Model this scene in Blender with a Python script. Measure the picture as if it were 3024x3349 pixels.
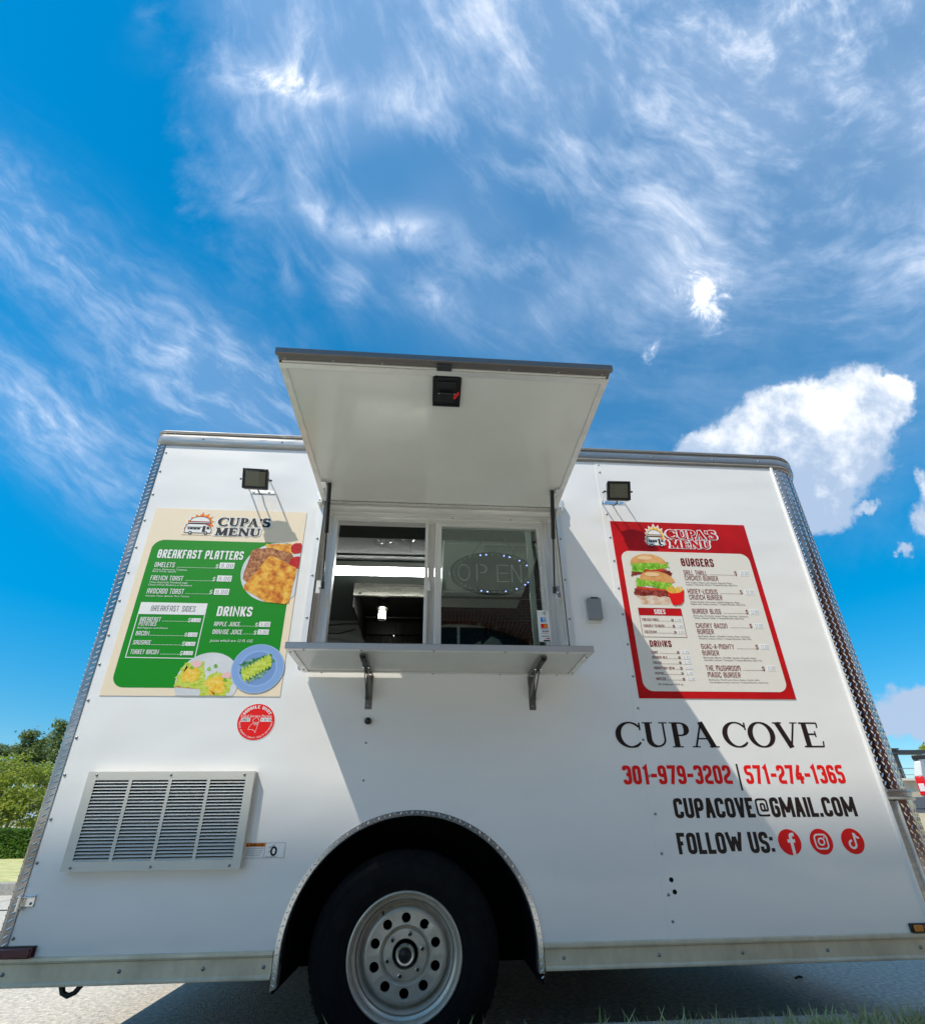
import bpy, bmesh, math, random
import numpy as np
from mathutils import Vector, Matrix
random.seed(7); rng = np.random.default_rng(7)
PI = math.pi
for o in list(bpy.data.objects): bpy.data.objects.remove(o, do_unlink=True)
S = bpy.context.scene; C = S.collection

# ------------------------------------------------------------------ camera
RIGHT = Vector((0.99764051, -0.06774497, -0.0111369)); FWD = Vector((0.06635438, 0.90981318, 0.40967924)); UP = Vector((-0.01762121, -0.40945159, 0.91216166))
cd = bpy.data.cameras.new('camera'); cam = bpy.data.objects.new('camera', cd); C.objects.link(cam); S.camera = cam
m = Matrix((RIGHT, UP, -FWD)).transposed().to_4x4(); m.translation = Vector((-0.10464, -2.0, 0.73654)); cam.matrix_world = m
cd.sensor_fit = 'HORIZONTAL'; cd.sensor_width = 36; cd.lens = 1568.5426 / 3024 * 36; cd.shift_y = 341.5 / 3024
cd.clip_start = 0.02; cd.clip_end = 3000

# ------------------------------------------------------------------ light
SUN = Vector((-1.15, -1.0, 2.40)).normalized()          # towards the sun
EL = math.asin(SUN.z); AZ = math.atan2(SUN.x, SUN.y)
sl = bpy.data.lights.new('sun', 'SUN'); sl.energy = 2.15; sl.angle = math.radians(0.53); sl.color = (1.0, 0.93, 0.82)
so = bpy.data.objects.new('sun', sl); C.objects.link(so); so.rotation_euler = (-SUN).to_track_quat('-Z', 'Y').to_euler(); so.location = SUN * 40
S.view_settings.view_transform = 'Standard'; S.view_settings.look = 'None'; S.view_settings.gamma = 1; S.view_settings.use_curve_mapping = False
S.view_settings.exposure = 1.08
try:
    S.cycles.max_bounces = 8; S.cycles.transparent_max_bounces = 12
except Exception: pass

# ---- world: Nishita sky with cirrus and cumulus by direction
W = bpy.data.worlds.new('World'); S.world = W; W.use_nodes = True
nt = W.node_tree; nt.nodes.clear()
class E:
    """tiny expression wrapper round shader math nodes"""
    def __init__(s, v): s.v = v
    @staticmethod
    def op(k, *a, clamp=False):
        n = nt.nodes.new('ShaderNodeMath'); n.operation = k; n.use_clamp = clamp
        for i, x in enumerate(a):
            x = x.v if isinstance(x, E) else x
            if isinstance(x, (int, float)): n.inputs[i].default_value = x
            else: nt.links.new(x, n.inputs[i])
        return E(n.outputs[0])
    def __add__(s, o): return E.op('ADD', s, o)
    __radd__ = __add__
    def __sub__(s, o): return E.op('SUBTRACT', s, o)
    def __rsub__(s, o): return E.op('SUBTRACT', o, s)
    def __mul__(s, o): return E.op('MULTIPLY', s, o)
    __rmul__ = __mul__
    def __truediv__(s, o): return E.op('DIVIDE', s, o)
def mx(a, b): return E.op('MAXIMUM', a, b)
def mn(a, b): return E.op('MINIMUM', a, b)
def sstep(x, lo, hi):
    t = E.op('DIVIDE', x - lo, hi - lo, clamp=True)
    return t * t * (3 - 2 * t)
def comb(x, y, z=0.0):
    n = nt.nodes.new('ShaderNodeCombineXYZ')
    for i, q in enumerate((x, y, z)):
        if isinstance(q, E): nt.links.new(q.v, n.inputs[i])
        else: n.inputs[i].default_value = q
    return n.outputs[0]
def noise(vec, scale, detail=6, rough=.6, dist=0.0):
    n = nt.nodes.new('ShaderNodeTexNoise'); nt.links.new(vec, n.inputs['Vector'])
    n.inputs['Scale'].default_value = scale; n.inputs['Detail'].default_value = detail; n.inputs['Roughness'].default_value = rough; n.inputs['Distortion'].default_value = dist
    return E(n.outputs['Fac'])
tc = nt.nodes.new('ShaderNodeTexCoord')
def dot(v):
    n = nt.nodes.new('ShaderNodeVectorMath'); n.operation = 'DOT_PRODUCT'; nt.links.new(tc.outputs['Generated'], n.inputs[0]); n.inputs[1].default_value = v
    return E(n.outputs['Value'])
ff = mx(dot(FWD), 0.12)
U = 1.512 + 1.5685 * (dot(RIGHT) / ff); V = 2.016 - 1.5685 * (dot(UP) / ff)      # sky chart centred on a fixed direction
front = sstep(dot(FWD), 0.1, 0.35)
def gauss(cx, cy, sx, sy, ang=0.0, p=1.0):
    c, s_ = math.cos(ang), math.sin(ang)
    du = U - cx; dv = V - cy
    a = (du * c + dv * s_) / sx; b = (dv * c - du * s_) / sy
    return E.op('EXPONENT', (a * a + b * b) * -1.0)
wob = noise(comb(U, V, 1.3), 1.5, 3, .55); wob2 = noise(comb(U, V, 7.7), 1.5, 3, .55)
Uw = U + (wob - .5) * .30; Vw = V + (wob2 - .5) * .30
cx_, cy_ = 2.6, -.3
du = Uw - cx_; dv = Vw - cy_
r = E.op('SQRT', du * du + dv * dv); th = E.op('ARCTAN2', dv, du)
rr = E.op('SQRT', (U - cx_) * (U - cx_) + (V - cy_) * (V - cy_))
edge_n = noise(comb(U, V, 3.1), 3.0, 8, .66, .2)
s1 = noise(comb(r * 3.4, th * 1.7, 0.4), 1.5, 9, .60, .18)
s2 = noise(comb(r * 9.5, th * 3.4, 4.4), 1.6, 8, .62, .22)
clump = noise(comb(U, V, 15.0), 2.1, 5, .6)
soft = noise(comb(U * .9, V * .9, 9.0), 1.4, 3, .5)
lowfade = 1 - sstep(V + (edge_n - .5) * .5, .85, 1.22)
m1 = sstep(2.24 - rr + (edge_n - .5) * .80, 0.0, .50)
streak = sstep(s1 * .60 + s2 * .40 + (clump - .5) * .55, .40, .78)
cirrus = streak * m1 * (.30 + .70 * lowfade)
veil = m1 * (.30 + .40 * sstep(soft, .35, .65)) * (.30 + .70 * lowfade)
haze_ur = sstep(U - V * .65, 1.2, 3.0) * (.45 + .8 * s1)
# lower-left band of streaks
p = Uw * .78 + Vw * .62; q = Vw * .78 - Uw * .62
t1 = noise(comb(p * 2.0, q * 6.5, 2.2), 1.6, 9, .60, .2)
t2 = noise(comb(p * 5.0, q * 15., 6.2), 1.6, 8, .62, .3)
tt = sstep(t1 * .60 + t2 * .40 + (clump - .5) * .35, .40, .74)
band = mn(gauss(.35, 1.02, .75, .17, .80) * .55 + gauss(.78, 1.25, .34, .16, .70) * 1.0 + gauss(.14, 1.38, .42, .12, .72) * 1.0 + gauss(.05, .72, .30, .14, .8) * .35 + gauss(.55, 1.45, .5, .2, .3) * .35, 1.1)
left = tt * band + band * .28
# bright curls on the edge of the big cirrus
det = noise(comb(Uw, Vw, 5.5), 5.0, 8, .62, .5)
curl = (gauss(.90, .265, .22, .05, .16) + gauss(1.00, .20, .05, .12, .1) * .8 + gauss(.50, .03, .05, .08, .3) * .25 + gauss(.82, .63, .06, .07, .5) * .55 + gauss(1.27, .76, .15, .06, -.1) * .70
        + gauss(1.05, .70, .12, .05, .45) * .5 + gauss(.92, .85, .03, .10, -.4) * .4 + gauss(1.40, .96, .09, .06, .5) * .55 + gauss(1.13, .95, .06, .08, .3) * .4 + gauss(1.75, .85, .5, .06, .22) * .25)
curls = curl * sstep(det, .34, .72) * 1.1
ragged = noise(comb(Uw, Vw, 8.5), 8.0, 9, .68, .4)
puff = gauss(2.28, .97, .085, .13, -.25) * 1.0 + gauss(2.12, 1.17, .055, .075, .3) * .8 + gauss(2.38, .98, .05, .09, .5) * .55
puffs = sstep(puff * .9 + (ragged - .5) * 2.6 - .45, .0, .9) * sstep(puff, .03, .4) * .95
# cumulus by metaballs on the chart
def cum(blobs, seed):
    g = None; wv = comb(U, V, seed + 3.3); w1 = noise(wv, 6.0, 9, .62) - .5; w2 = noise(comb(V, U, seed + 6.1), 6.0, 9, .62) - .5
    for (cx, cy, sx, sy) in blobs:
        a = (U + w1 * .20 - cx) / sx; b = (V + w2 * .20 - cy) / sy
        k = E.op('EXPONENT', (a * a + b * b) * -1.0); g = k if g is None else g + k
    nn = noise(comb(U + seed, V, seed), 5.5, 10, .62, .15)
    return sstep(mn(g, 1.25) + (nn - .5) * 1.7, .36, .84) * sstep(g, .10, .40), nn, g
big, nb, gb = cum([(2.82, 1.30, .17, .10), (2.62, 1.36, .20, .09), (2.47, 1.45, .22, .085), (2.72, 1.50, .22, .15), (2.66, 1.67, .12, .08), (2.60, 1.60, .14, .12), (2.92, 1.27, .08, .05), (2.30, 1.47, .10, .05), (2.70, 1.38, .13, .08)], 2.0)
sm, ns, gs = cum([(3.02, 2.30, .14, .09), (3.12, 2.33, .2, .10), (2.86, 2.36, .07, .04), (3.06, 1.70, .10, .07), (2.83, 1.66, .05, .03), (3.05, 1.56, .06, .05), (2.95, 1.80, .05, .025)], 5.0)
low, nl, gl = cum([(.1, 2.66, .40, .075), (-.25, 2.64, .3, .08)], 8.0)
puv = noise(comb(U, V + .05, 2.0), 7.0, 8, .62, .25)
cumd = mn(mx(mx(big, sm), low), 1.0)
# clouds elsewhere in the sky, on a flat layer, so the sky goes on outside the chart
dz = mx(dot((0, 0, 1)), .04) + .08
lx = dot((1, 0, 0)) / dz; ly = dot((0, 1, 0)) / dz
g1 = noise(comb(lx * .7, ly * 1.6, 3.0), .9, 9, .62, .6)
else_d = sstep(g1, .40, .62) * .9
dens = cirrus * .52 + veil * .36 + haze_ur * .16 * m1 + left * .58 + curls * .85 + puffs
dens = mn(dens, .96)
dens = dens * front + else_d * (1 - front)
sky = nt.nodes.new('ShaderNodeTexSky'); sky.sky_type = 'NISHITA'; sky.sun_disc = False
sky.sun_elevation = EL; sky.sun_rotation = AZ; sky.altitude = 200; sky.air_density = 1.0; sky.dust_density = .15; sky.ozone_density = 3.0
hs = nt.nodes.new('ShaderNodeHueSaturation'); hs.inputs['Hue'].default_value = .484; hs.inputs['Saturation'].default_value = 1.50; hs.inputs['Value'].default_value = .61
nt.links.new(sky.outputs[0], hs.inputs['Color'])
def mixc(fac, a, b):
    n = nt.nodes.new('ShaderNodeMix'); n.data_type = 'RGBA'
    nt.links.new(fac.v, n.inputs[0])
    for i, q_ in ((6, a), (7, b)):
        if isinstance(q_, tuple): n.inputs[i].default_value = (*q_, 1)
        else: nt.links.new(q_, n.inputs[i])
    return n.outputs[2]
CB = 3.7
hz = nt.nodes.new('ShaderNodeVectorMath'); hz.operation = 'SCALE'; nt.links.new(hs.outputs[0], hz.inputs[0]); nt.links.new((sstep(dot((0, 0, 1)), -.05, .50) * .42 + .60).v, hz.inputs['Scale'])
thin = mixc(sstep(dens, .35, .95), (CB * .66, CB * .78, CB * .98), (CB * .98, CB * 1.02, CB * 1.10))
c1 = mixc(dens, hz.outputs[0], thin)
shade = sstep((V - 1.28) * 1.2 + (nb - .5) * 2.4, -.22, .50)
ccol = mixc(shade, (CB * .98, CB * 1.0, CB * 1.04), (CB * .40, CB * .52, CB * .70))
c2 = mixc(cumd * front * .97, c1, ccol)
bg = nt.nodes.new('ShaderNodeBackground'); nt.links.new(c2, bg.inputs[0]); bg.inputs[1].default_value = 0.15
wo = nt.nodes.new('ShaderNodeOutputWorld'); nt.links.new(bg.outputs[0], wo.inputs[0])
W.cycles.sampling_method = 'MANUAL'; W.cycles.sample_map_resolution = 512

# ------------------------------------------------------------------ helpers
class MB:
    """collects shapes in world coordinates; build() links them as one mesh object"""
    def __init__(s): s.v = []; s.f = []
    def add(s, vs, fs):
        o = len(s.v); s.v += [tuple(p) for p in vs]; s.f += [tuple(i + o for i in f) for f in fs]; return s
    def box(s, x0, x1, y0, y1, z0, z1):
        return s.add([(x0, y0, z0), (x1, y0, z0), (x1, y1, z0), (x0, y1, z0), (x0, y0, z1), (x1, y0, z1), (x1, y1, z1), (x0, y1, z1)],
                     [(0, 3, 2, 1), (4, 5, 6, 7), (0, 1, 5, 4), (1, 2, 6, 5), (2, 3, 7, 6), (3, 0, 4, 7)])
    def bar(s, a, b, w, h, up=(0, 0, 1)):
        a = Vector(a); b = Vector(b); d = (b - a).normalized(); u = Vector(up); u = (u - d * u.dot(d))
        if u.length < 1e-4: u = Vector((1, 0, 0)) - d * d.x
        u.normalize(); r = d.cross(u)
        vs = [p + r * (sx * w / 2) + u * (sy * h / 2) for p in (a, b) for sx, sy in ((-1, -1), (1, -1), (1, 1), (-1, 1))]
        return s.add(vs, [(0, 1, 2, 3), (7, 6, 5, 4), (0, 4, 5, 1), (1, 5, 6, 2), (2, 6, 7, 3), (3, 7, 4, 0)])
    def tube(s, pts, r, n=8, r1=None, cap=True):
        pts = [Vector(p) for p in pts]; k = len(pts); vs = []; fs = []; prev = None
        for i, p in enumerate(pts):
            d = (pts[min(i + 1, k - 1)] - pts[max(i - 1, 0)]).normalized()
            u = prev - d * prev.dot(d) if prev is not None else d.orthogonal()
            if u.length < 1e-5: u = d.orthogonal()
            u.normalize(); prev = u; w = d.cross(u); rad = r if r1 is None else r + (r1 - r) * i / (k - 1)
            vs += [p + (u * math.cos(2 * PI * j / n) + w * math.sin(2 * PI * j / n)) * rad for j in range(n)]
        for i in range(k - 1):
            for j in range(n):
                a = i * n + j; b = i * n + (j + 1) % n; fs.append((a, b, b + n, a + n))
        if cap: fs.append(tuple(range(n - 1, -1, -1))); fs.append(tuple(range((k - 1) * n, k * n)))
        return s.add(vs, fs)
    def lathe(s, c, prof, n=48, axis='y', a0=0, a1=2 * PI):
        full = abs(a1 - a0 - 2 * PI) < 1e-6; m_ = n if full else n + 1; vs = []; fs = []
        for (r, h) in prof:
            for j in range(m_):
                t = a0 + (a1 - a0) * j / n; x, z = r * math.cos(t), r * math.sin(t)
                vs.append((c[0] + x, c[1] + h, c[2] + z) if axis == 'y' else (c[0] + x, c[1] + z, c[2] + h))
        for i in range(len(prof) - 1):
            for j in range(n):
                a = i * m_ + j; b = i * m_ + (j + 1) % m_; fs.append((a, a + m_, b + m_, b))
        return s.add(vs, fs)
    def prism(s, pts, y0, y1):
        """outline in x,z; y0 is the face towards the street"""
        n = len(pts); vs = [(x, y0, z) for x, z in pts] + [(x, y1, z) for x, z in pts]
        return s.add(vs, [tuple(range(n)), tuple(range(2 * n - 1, n - 1, -1))] + [((i + 1) % n, i, i + n, (i + 1) % n + n) for i in range(n)])
    def flat(s, pts, y): return s.add([(x, y, z) for x, z in pts], [tuple(range(len(pts)))])
    def sheet(s, pts, z=0): return s.add([(x, y, z) for x, y in pts], [tuple(range(len(pts)))])
    def sweep(s, prof, path):
        """prof: (out, z) ; path: (x, y, nx, ny) outward normals"""
        n = len(prof); vs = []; fs = []
        for x, y, nx, ny in path: vs += [(x + nx * o, y + ny * o, z) for o, z in prof]
        for i in range(len(path) - 1):
            for j in range(n - 1): a = i * n + j; fs.append((a, a + 1, a + n + 1, a + n))
        fs.append(tuple(range(n))); fs.append(tuple(range((len(path) - 1) * n, len(path) * n)))
        return s.add(vs, fs)
    def build(s, name, mat, parent=None, smooth=None, bevel=0, **props):
        return mesh_obj(name, s.v, s.f, mat, parent, smooth, bevel, **props)
def wloc(o):
    l = Vector(o.location)
    while o.parent: o = o.parent; l = l + o.location
    return l
def mesh_obj(name, vs, fs, mat, parent=None, smooth=None, bevel=0, **props):
    off = wloc(parent) if parent else Vector(props.pop('origin', (0, 0, 0)))
    me = bpy.data.meshes.new(name); me.from_pydata([Vector(p) - off for p in vs], [], fs)
    bm = bmesh.new(); bm.from_mesh(me)
    if len(fs) < 6000: bmesh.ops.recalc_face_normals(bm, faces=bm.faces)
    bm.to_mesh(me); bm.free()
    if mat: me.materials.append(mat)
    o = bpy.data.objects.new(name, me); C.objects.link(o)
    if parent: o.parent = parent
    else: o.location = off
    if smooth is not None:
        me.polygons.foreach_set('use_smooth', [True] * len(me.polygons)); me.set_sharp_from_angle(angle=math.radians(smooth))
    if bevel:
        b = o.modifiers.new('bevel', 'BEVEL'); b.width = bevel; b.segments = 2; b.limit_method = 'ANGLE'; b.angle_limit = math.radians(40)
        if smooth is None: me.polygons.foreach_set('use_smooth', [True] * len(me.polygons)); me.set_sharp_from_angle(angle=math.radians(50))
    for k, v in props.items(): o[k] = v
    return o
def np_obj(name, V_, F_, mat, parent=None, **props):
    """V_ (n,3) array, F_ (m,k) array of equal-size faces"""
    off = np.array(wloc(parent)) if parent else np.zeros(3)
    me = bpy.data.meshes.new(name); V_ = np.asarray(V_, float) - off; F_ = np.asarray(F_, np.int32); k = F_.shape[1]
    me.vertices.add(len(V_)); me.vertices.foreach_set('co', V_.astype(np.float32).ravel())
    me.loops.add(F_.size); me.loops.foreach_set('vertex_index', F_.ravel())
    me.polygons.add(len(F_)); me.polygons.foreach_set('loop_start', np.arange(len(F_), dtype=np.int32) * k); me.polygons.foreach_set('loop_total', np.full(len(F_), k, np.int32))
    me.update(calc_edges=True); me.materials.append(mat)
    o = bpy.data.objects.new(name, me); C.objects.link(o)
    if parent: o.parent = parent
    for a, b in props.items(): o[a] = b
    return o
def thing(name, label, cat, loc, group=None):
    o = bpy.data.objects.new(name, None); C.objects.link(o); o.location = loc; o.empty_display_size = .1
    o['label'] = label; o['category'] = cat
    if group: o['group'] = group
    return o
def copy_at(src, loc, parent):
    o = src.copy(); C.objects.link(o); o.parent = parent; o.location = Vector(loc) - wloc(parent); return o
def panel(name, outer, holes, y0, y1, mat, parent, bevel=0, **props):
    """flat sheet in x,z with holes, thickness y0..y1"""
    bm = bmesh.new(); es = []
    for loop in [outer] + holes:
        vs = [bm.verts.new((x, y0, z)) for x, z in loop]
        es += [bm.edges.new((vs[i], vs[(i + 1) % len(vs)])) for i in range(len(vs))]
    bmesh.ops.triangle_fill(bm, use_beauty=True, use_dissolve=False, edges=es)
    rf = bmesh.ops.extrude_face_region(bm, geom=list(bm.faces))
    bmesh.ops.translate(bm, vec=(0, y1 - y0, 0), verts=[g for g in rf['geom'] if isinstance(g, bmesh.types.BMVert)])
    bmesh.ops.recalc_face_normals(bm, faces=bm.faces)
    off = wloc(parent) if parent else Vector((0, 0, 0)); bmesh.ops.translate(bm, vec=-off, verts=bm.verts)
    me = bpy.data.meshes.new(name); bm.to_mesh(me); bm.free(); me.materials.append(mat)
    o = bpy.data.objects.new(name, me); C.objects.link(o)
    if parent: o.parent = parent
    for k, v in props.items(): o[k] = v
    return o
def rrect(x0, x1, z0, z1, r, n=6):
    pts = []
    for cx, cz, a in ((x1 - r, z0 + r, -PI / 2), (x1 - r, z1 - r, 0), (x0 + r, z1 - r, PI / 2), (x0 + r, z0 + r, PI)):
        pts += [(cx + r * math.cos(a + PI / 2 * i / n), cz + r * math.sin(a + PI / 2 * i / n)) for i in range(n + 1)]
    return pts
def circ(cx, cz, r, n=32, rz=None, a0=0): return [(cx + r * math.cos(2 * PI * i / n + a0), cz + (rz or r) * math.sin(2 * PI * i / n + a0)) for i in range(n)]

# ------------------------------------------------------------------ materials
MATS = {}
def mat(name, col, rough=.5, metal=0.0, noise_amt=0.0, noise_scale=8.0, col2=None, bump=0.0, bump_scale=40.0, coat=0.0, emis=None, emis_s=0.0, spec=.5, stretch=(1, 1, 1), rvar=0.0, trans=0.0, wave=0.0, wave_scale=1.0, detail=5, lo=.35, hi=.65, subsurf=0.0):
    if name in MATS: return MATS[name]
    m_ = bpy.data.materials.new(name); m_.use_nodes = True; t = m_.node_tree; b = t.nodes['Principled BSDF']; N = t.nodes.new; L = t.links.new
    b.inputs['Base Color'].default_value = (*col, 1); b.inputs['Roughness'].default_value = rough; b.inputs['Metallic'].default_value = metal
    b.inputs['Specular IOR Level'].default_value = spec; b.inputs['Coat Weight'].default_value = coat; b.inputs['Coat Roughness'].default_value = .06
    b.inputs['Transmission Weight'].default_value = trans
    if emis: b.inputs['Emission Color'].default_value = (*emis, 1); b.inputs['Emission Strength'].default_value = emis_s
    tcn = N('ShaderNodeTexCoord'); mp = N('ShaderNodeMapping'); mp.inputs['Scale'].default_value = stretch; L(tcn.outputs['Object'], mp.inputs[0])
    if col2 or noise_amt or rvar:
        n = N('ShaderNodeTexNoise'); n.inputs['Scale'].default_value = noise_scale; n.inputs['Detail'].default_value = detail; n.inputs['Roughness'].default_value = .62; L(mp.outputs[0], n.inputs['Vector'])
        mr = N('ShaderNodeMapRange'); mr.inputs['From Min'].default_value = lo; mr.inputs['From Max'].default_value = hi; L(n.outputs['Fac'], mr.inputs['Value'])
        if col2 or noise_amt:
            mi = N('ShaderNodeMix'); mi.data_type = 'RGBA'; L(mr.outputs[0], mi.inputs[0]); mi.inputs[6].default_value = (*col, 1)
            mi.inputs[7].default_value = (*(col2 or tuple(c * (1 - noise_amt) for c in col)), 1); L(mi.outputs[2], b.inputs['Base Color'])
        if rvar:
            r2 = N('ShaderNodeMapRange'); r2.inputs['To Min'].default_value = max(rough - rvar, .02); r2.inputs['To Max'].default_value = rough + rvar; L(n.outputs['Fac'], r2.inputs['Value']); r2.inputs['From Min'].default_value = .3; r2.inputs['From Max'].default_value = .7; L(r2.outputs[0], b.inputs['Roughness'])
    last = None
    if bump:
        n2 = N('ShaderNodeTexNoise'); n2.inputs['Scale'].default_value = bump_scale; n2.inputs['Detail'].default_value = 4; L(mp.outputs[0], n2.inputs['Vector'])
        bp = N('ShaderNodeBump'); bp.inputs['Strength'].default_value = bump; bp.inputs['Distance'].default_value = .01; L(n2.outputs['Fac'], bp.inputs['Height']); last = bp
    if wave:
        n3 = N('ShaderNodeTexNoise'); n3.inputs['Scale'].default_value = wave_scale; n3.inputs['Detail'].default_value = 2; L(mp.outputs[0], n3.inputs['Vector'])
        b3 = N('ShaderNodeBump'); b3.inputs['Strength'].default_value = 1; b3.inputs['Distance'].default_value = wave; L(n3.outputs['Fac'], b3.inputs['Height'])
        if last: L(last.outputs[0], b3.inputs['Normal'])
        last = b3
    if last: L(last.outputs[0], b.inputs['Normal']); L(last.outputs[0], b.inputs['Coat Normal'])
    MATS[name] = m_; return m_
M_PAINT = mat('white_enamel', (.84, .825, .79), .34, col2=(.80, .79, .76), noise_scale=2.2, coat=.55, wave=.010, wave_scale=1.9, stretch=(.7, 1, 1.5), bump=.02, bump_scale=260)
M_ALU = mat('mill_aluminium', (.84, .83, .78), .38, .40, col2=(.70, .69, .65), noise_scale=5, stretch=(1, 4, 14), rvar=.10, bump=.03, bump_scale=90)
M_ALUV = mat('aluminium_upright', (.84, .83, .79), .38, .40, col2=(.70, .69, .66), noise_scale=5, stretch=(14, 4, 1), rvar=.10, bump=.03, bump_scale=90)
M_RAIL = mat('weathered_aluminium', (.74, .65, .48), .5, .25, col2=(.58, .49, .34), noise_scale=9, stretch=(1, 1, .5), rvar=.12, bump=.06, bump_scale=60, lo=.42, hi=.70)
M_ROOFR = mat('roof_rail_aluminium', (.46, .45, .43), .36, .85, col2=(.36, .35, .33), noise_scale=8, stretch=(1, 4, 10), rvar=.12)
M_LUG = mat('highlight_lug_metal', (.80, .79, .77), .30, 1.0)  # lugs lighter than the plate, their highlights put into the colour
M_TREAD = mat('polished_tread_plate', (.34, .33, .32), .15, 1.0, col2=(.25, .24, .235), noise_scale=14, rvar=.07, bump=.05, bump_scale=30)
M_CHROME = mat('bright_screw_metal', (.72, .72, .70), .22, 1.0)
M_DARKSCREW = mat('dull_screw_metal', (.30, .30, .30), .38, .9)
M_BLACK = mat('black_plastic', (.012, .012, .013), .38, bump=.04, bump_scale=200)
M_BLACKM = mat('matt_black', (.006, .006, .007), .9, spec=.15)
M_RUBBER = mat('tyre_rubber', (.005, .005, .0055), .85, spec=.15, col2=(.009, .009, .0095), noise_scale=20, bump=.08, bump_scale=120)
M_RIM = mat('silver_wheel_paint', (.60, .55, .46), .36, .45, col2=(.50, .45, .38), noise_scale=16, rvar=.06, bump=.03, bump_scale=300)
M_UNDER = mat('undercoated_steel', (.018, .018, .02), .8, noise_amt=.4)
M_HATCH = mat('hatch_liner_white', (.72, .72, .66), .16, col2=(.68, .68, .62), noise_scale=3, coat=.5, wave=.006, wave_scale=1.8)
M_LINER = mat('shelf_underside_white', (.60, .60, .55), .22, col2=(.54, .54, .49), noise_scale=4, coat=.3, wave=.003, wave_scale=3)
M_VENT = mat('cream_vent_enamel', (.70, .67, .58), .42, noise_amt=.05)
M_SLAT = mat('vent_slat_enamel', (.84, .83, .77), .4)
M_GREYP = mat('grey_plastic', (.25, .265, .275), .45, noise_amt=.1)
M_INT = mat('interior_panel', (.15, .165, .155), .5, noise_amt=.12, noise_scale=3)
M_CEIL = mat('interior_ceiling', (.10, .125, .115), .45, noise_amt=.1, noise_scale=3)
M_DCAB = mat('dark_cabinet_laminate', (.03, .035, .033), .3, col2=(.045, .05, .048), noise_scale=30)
M_STEEL = mat('brushed_stainless', (.42, .42, .37), .3, .95, col2=(.34, .34, .29), noise_scale=6, stretch=(1, 1, 20), rvar=.08)
M_SOOT = mat('blackened_steel', (.02, .02, .019), .5, .5, noise_amt=.3)
M_WHITEP = mat('white_plastic', (.66, .67, .64), .4)
M_CONC = mat('street_concrete', (.68, .61, .50), .85, col2=(.33, .305, .27), noise_scale=42, bump=.6, bump_scale=110, detail=10, lo=.36, hi=.66)
M_KERB = mat('kerb_concrete', (.40, .38, .34), .9, col2=(.27, .26, .23), noise_scale=22, bump=.4, bump_scale=90, detail=8)
M_GROUND = mat('soil', (.16, .13, .08), .95, col2=(.10, .09, .05), noise_scale=3)
M_LAWN = mat('dry_lawn', (.64, .56, .27), .95, col2=(.34, .38, .11), noise_scale=5, bump=.6, bump_scale=60, detail=10, lo=.4, hi=.62)
M_NLAWN = mat('verge_lawn', (.10, .12, .04), .95, col2=(.16, .14, .07), noise_scale=9, bump=.6, bump_scale=60)
M_BRICKB = mat('red_brick', (.26, .085, .055), .85, col2=(.17, .055, .04), noise_scale=6, bump=.2, bump_scale=60)
M_MORTAR = mat('mortar', (.36, .33, .29), .9)
M_STONE = mat('beige_concrete', (.47, .41, .31), .85, col2=(.39, .34, .26), noise_scale=3, bump=.2, bump_scale=20)
M_IRON = mat('dark_painted_steel', (.03, .034, .036), .5)
M_BARK = mat('bark', (.09, .065, .045), .9, noise_amt=.4, noise_scale=12, bump=.5, bump_scale=20)
def flatc(n, c, rough=.5, **k): return mat('print_' + n, c, rough, spec=.22, **k)
M_PAVE = mat('light_pavement', (.66, .61, .51), .85, col2=(.59, .55, .46), noise_scale=20, bump=.2, bump_scale=60)
P_K = flatc('black', (.012, .012, .012)); P_W = flatc('white', (.80, .80, .78)); P_R = flatc('red', (.80, .010, .010)); P_D = flatc('maroon', (.17, .008, .012))
P_TAN = flatc('tan', (.84, .71, .52)); P_GREEN = flatc('green', (.0, .25, .006), noise_amt=.06, noise_scale=2); P_CREAM = flatc('cream', (.74, .70, .62)); P_REDB = flatc('board_red', (.60, .006, .008), col2=(.38, .004, .005), noise_scale=3.5)
P_TAG = flatc('price_sticker', (.82, .82, .80)); P_PEN = flatc('marker_pen', (.05, .05, .06))
INK = {'k': P_K, 'w': P_W, 'r': P_R, 'd': P_D}
def leafmat(name, c1_, c2_, tr=.35):
    m_ = bpy.data.materials.new(name); m_.use_nodes = True; t = m_.node_tree; b = t.nodes['Principled BSDF']; N = t.nodes.new; L = t.links.new
    gi = N('ShaderNodeNewGeometry'); n = N('ShaderNodeTexNoise'); n.inputs['Scale'].default_value = 1.2; n.inputs['Detail'].default_value = 6; tcn = N('ShaderNodeTexCoord'); L(tcn.outputs['Object'], n.inputs['Vector'])
    ad = N('ShaderNodeMath'); ad.operation = 'MULTIPLY_ADD'; L(gi.outputs['Random Per Island'], ad.inputs[0]); ad.inputs[1].default_value = .5; L(n.outputs['Fac'], ad.inputs[2])
    mr = N('ShaderNodeMapRange'); mr.inputs['From Min'].default_value = .35; mr.inputs['From Max'].default_value = 1.1; L(ad.outputs[0], mr.inputs['Value'])
    mi = N('ShaderNodeMix'); mi.data_type = 'RGBA'; L(mr.outputs[0], mi.inputs[0]); mi.inputs[6].default_value = (*c1_, 1); mi.inputs[7].default_value = (*c2_, 1); L(mi.outputs[2], b.inputs['Base Color'])
    b.inputs['Roughness'].default_value = .5
    tl = N('ShaderNodeBsdfTranslucent'); L(mi.outputs[2], tl.inputs[0]); ms = N('ShaderNodeMixShader'); ms.inputs[0].default_value = tr
    out = t.nodes['Material Output']; L(b.outputs[0], ms.inputs[1]); L(tl.outputs[0], ms.inputs[2]); L(ms.outputs[0], out.inputs[0]); return m_
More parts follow.
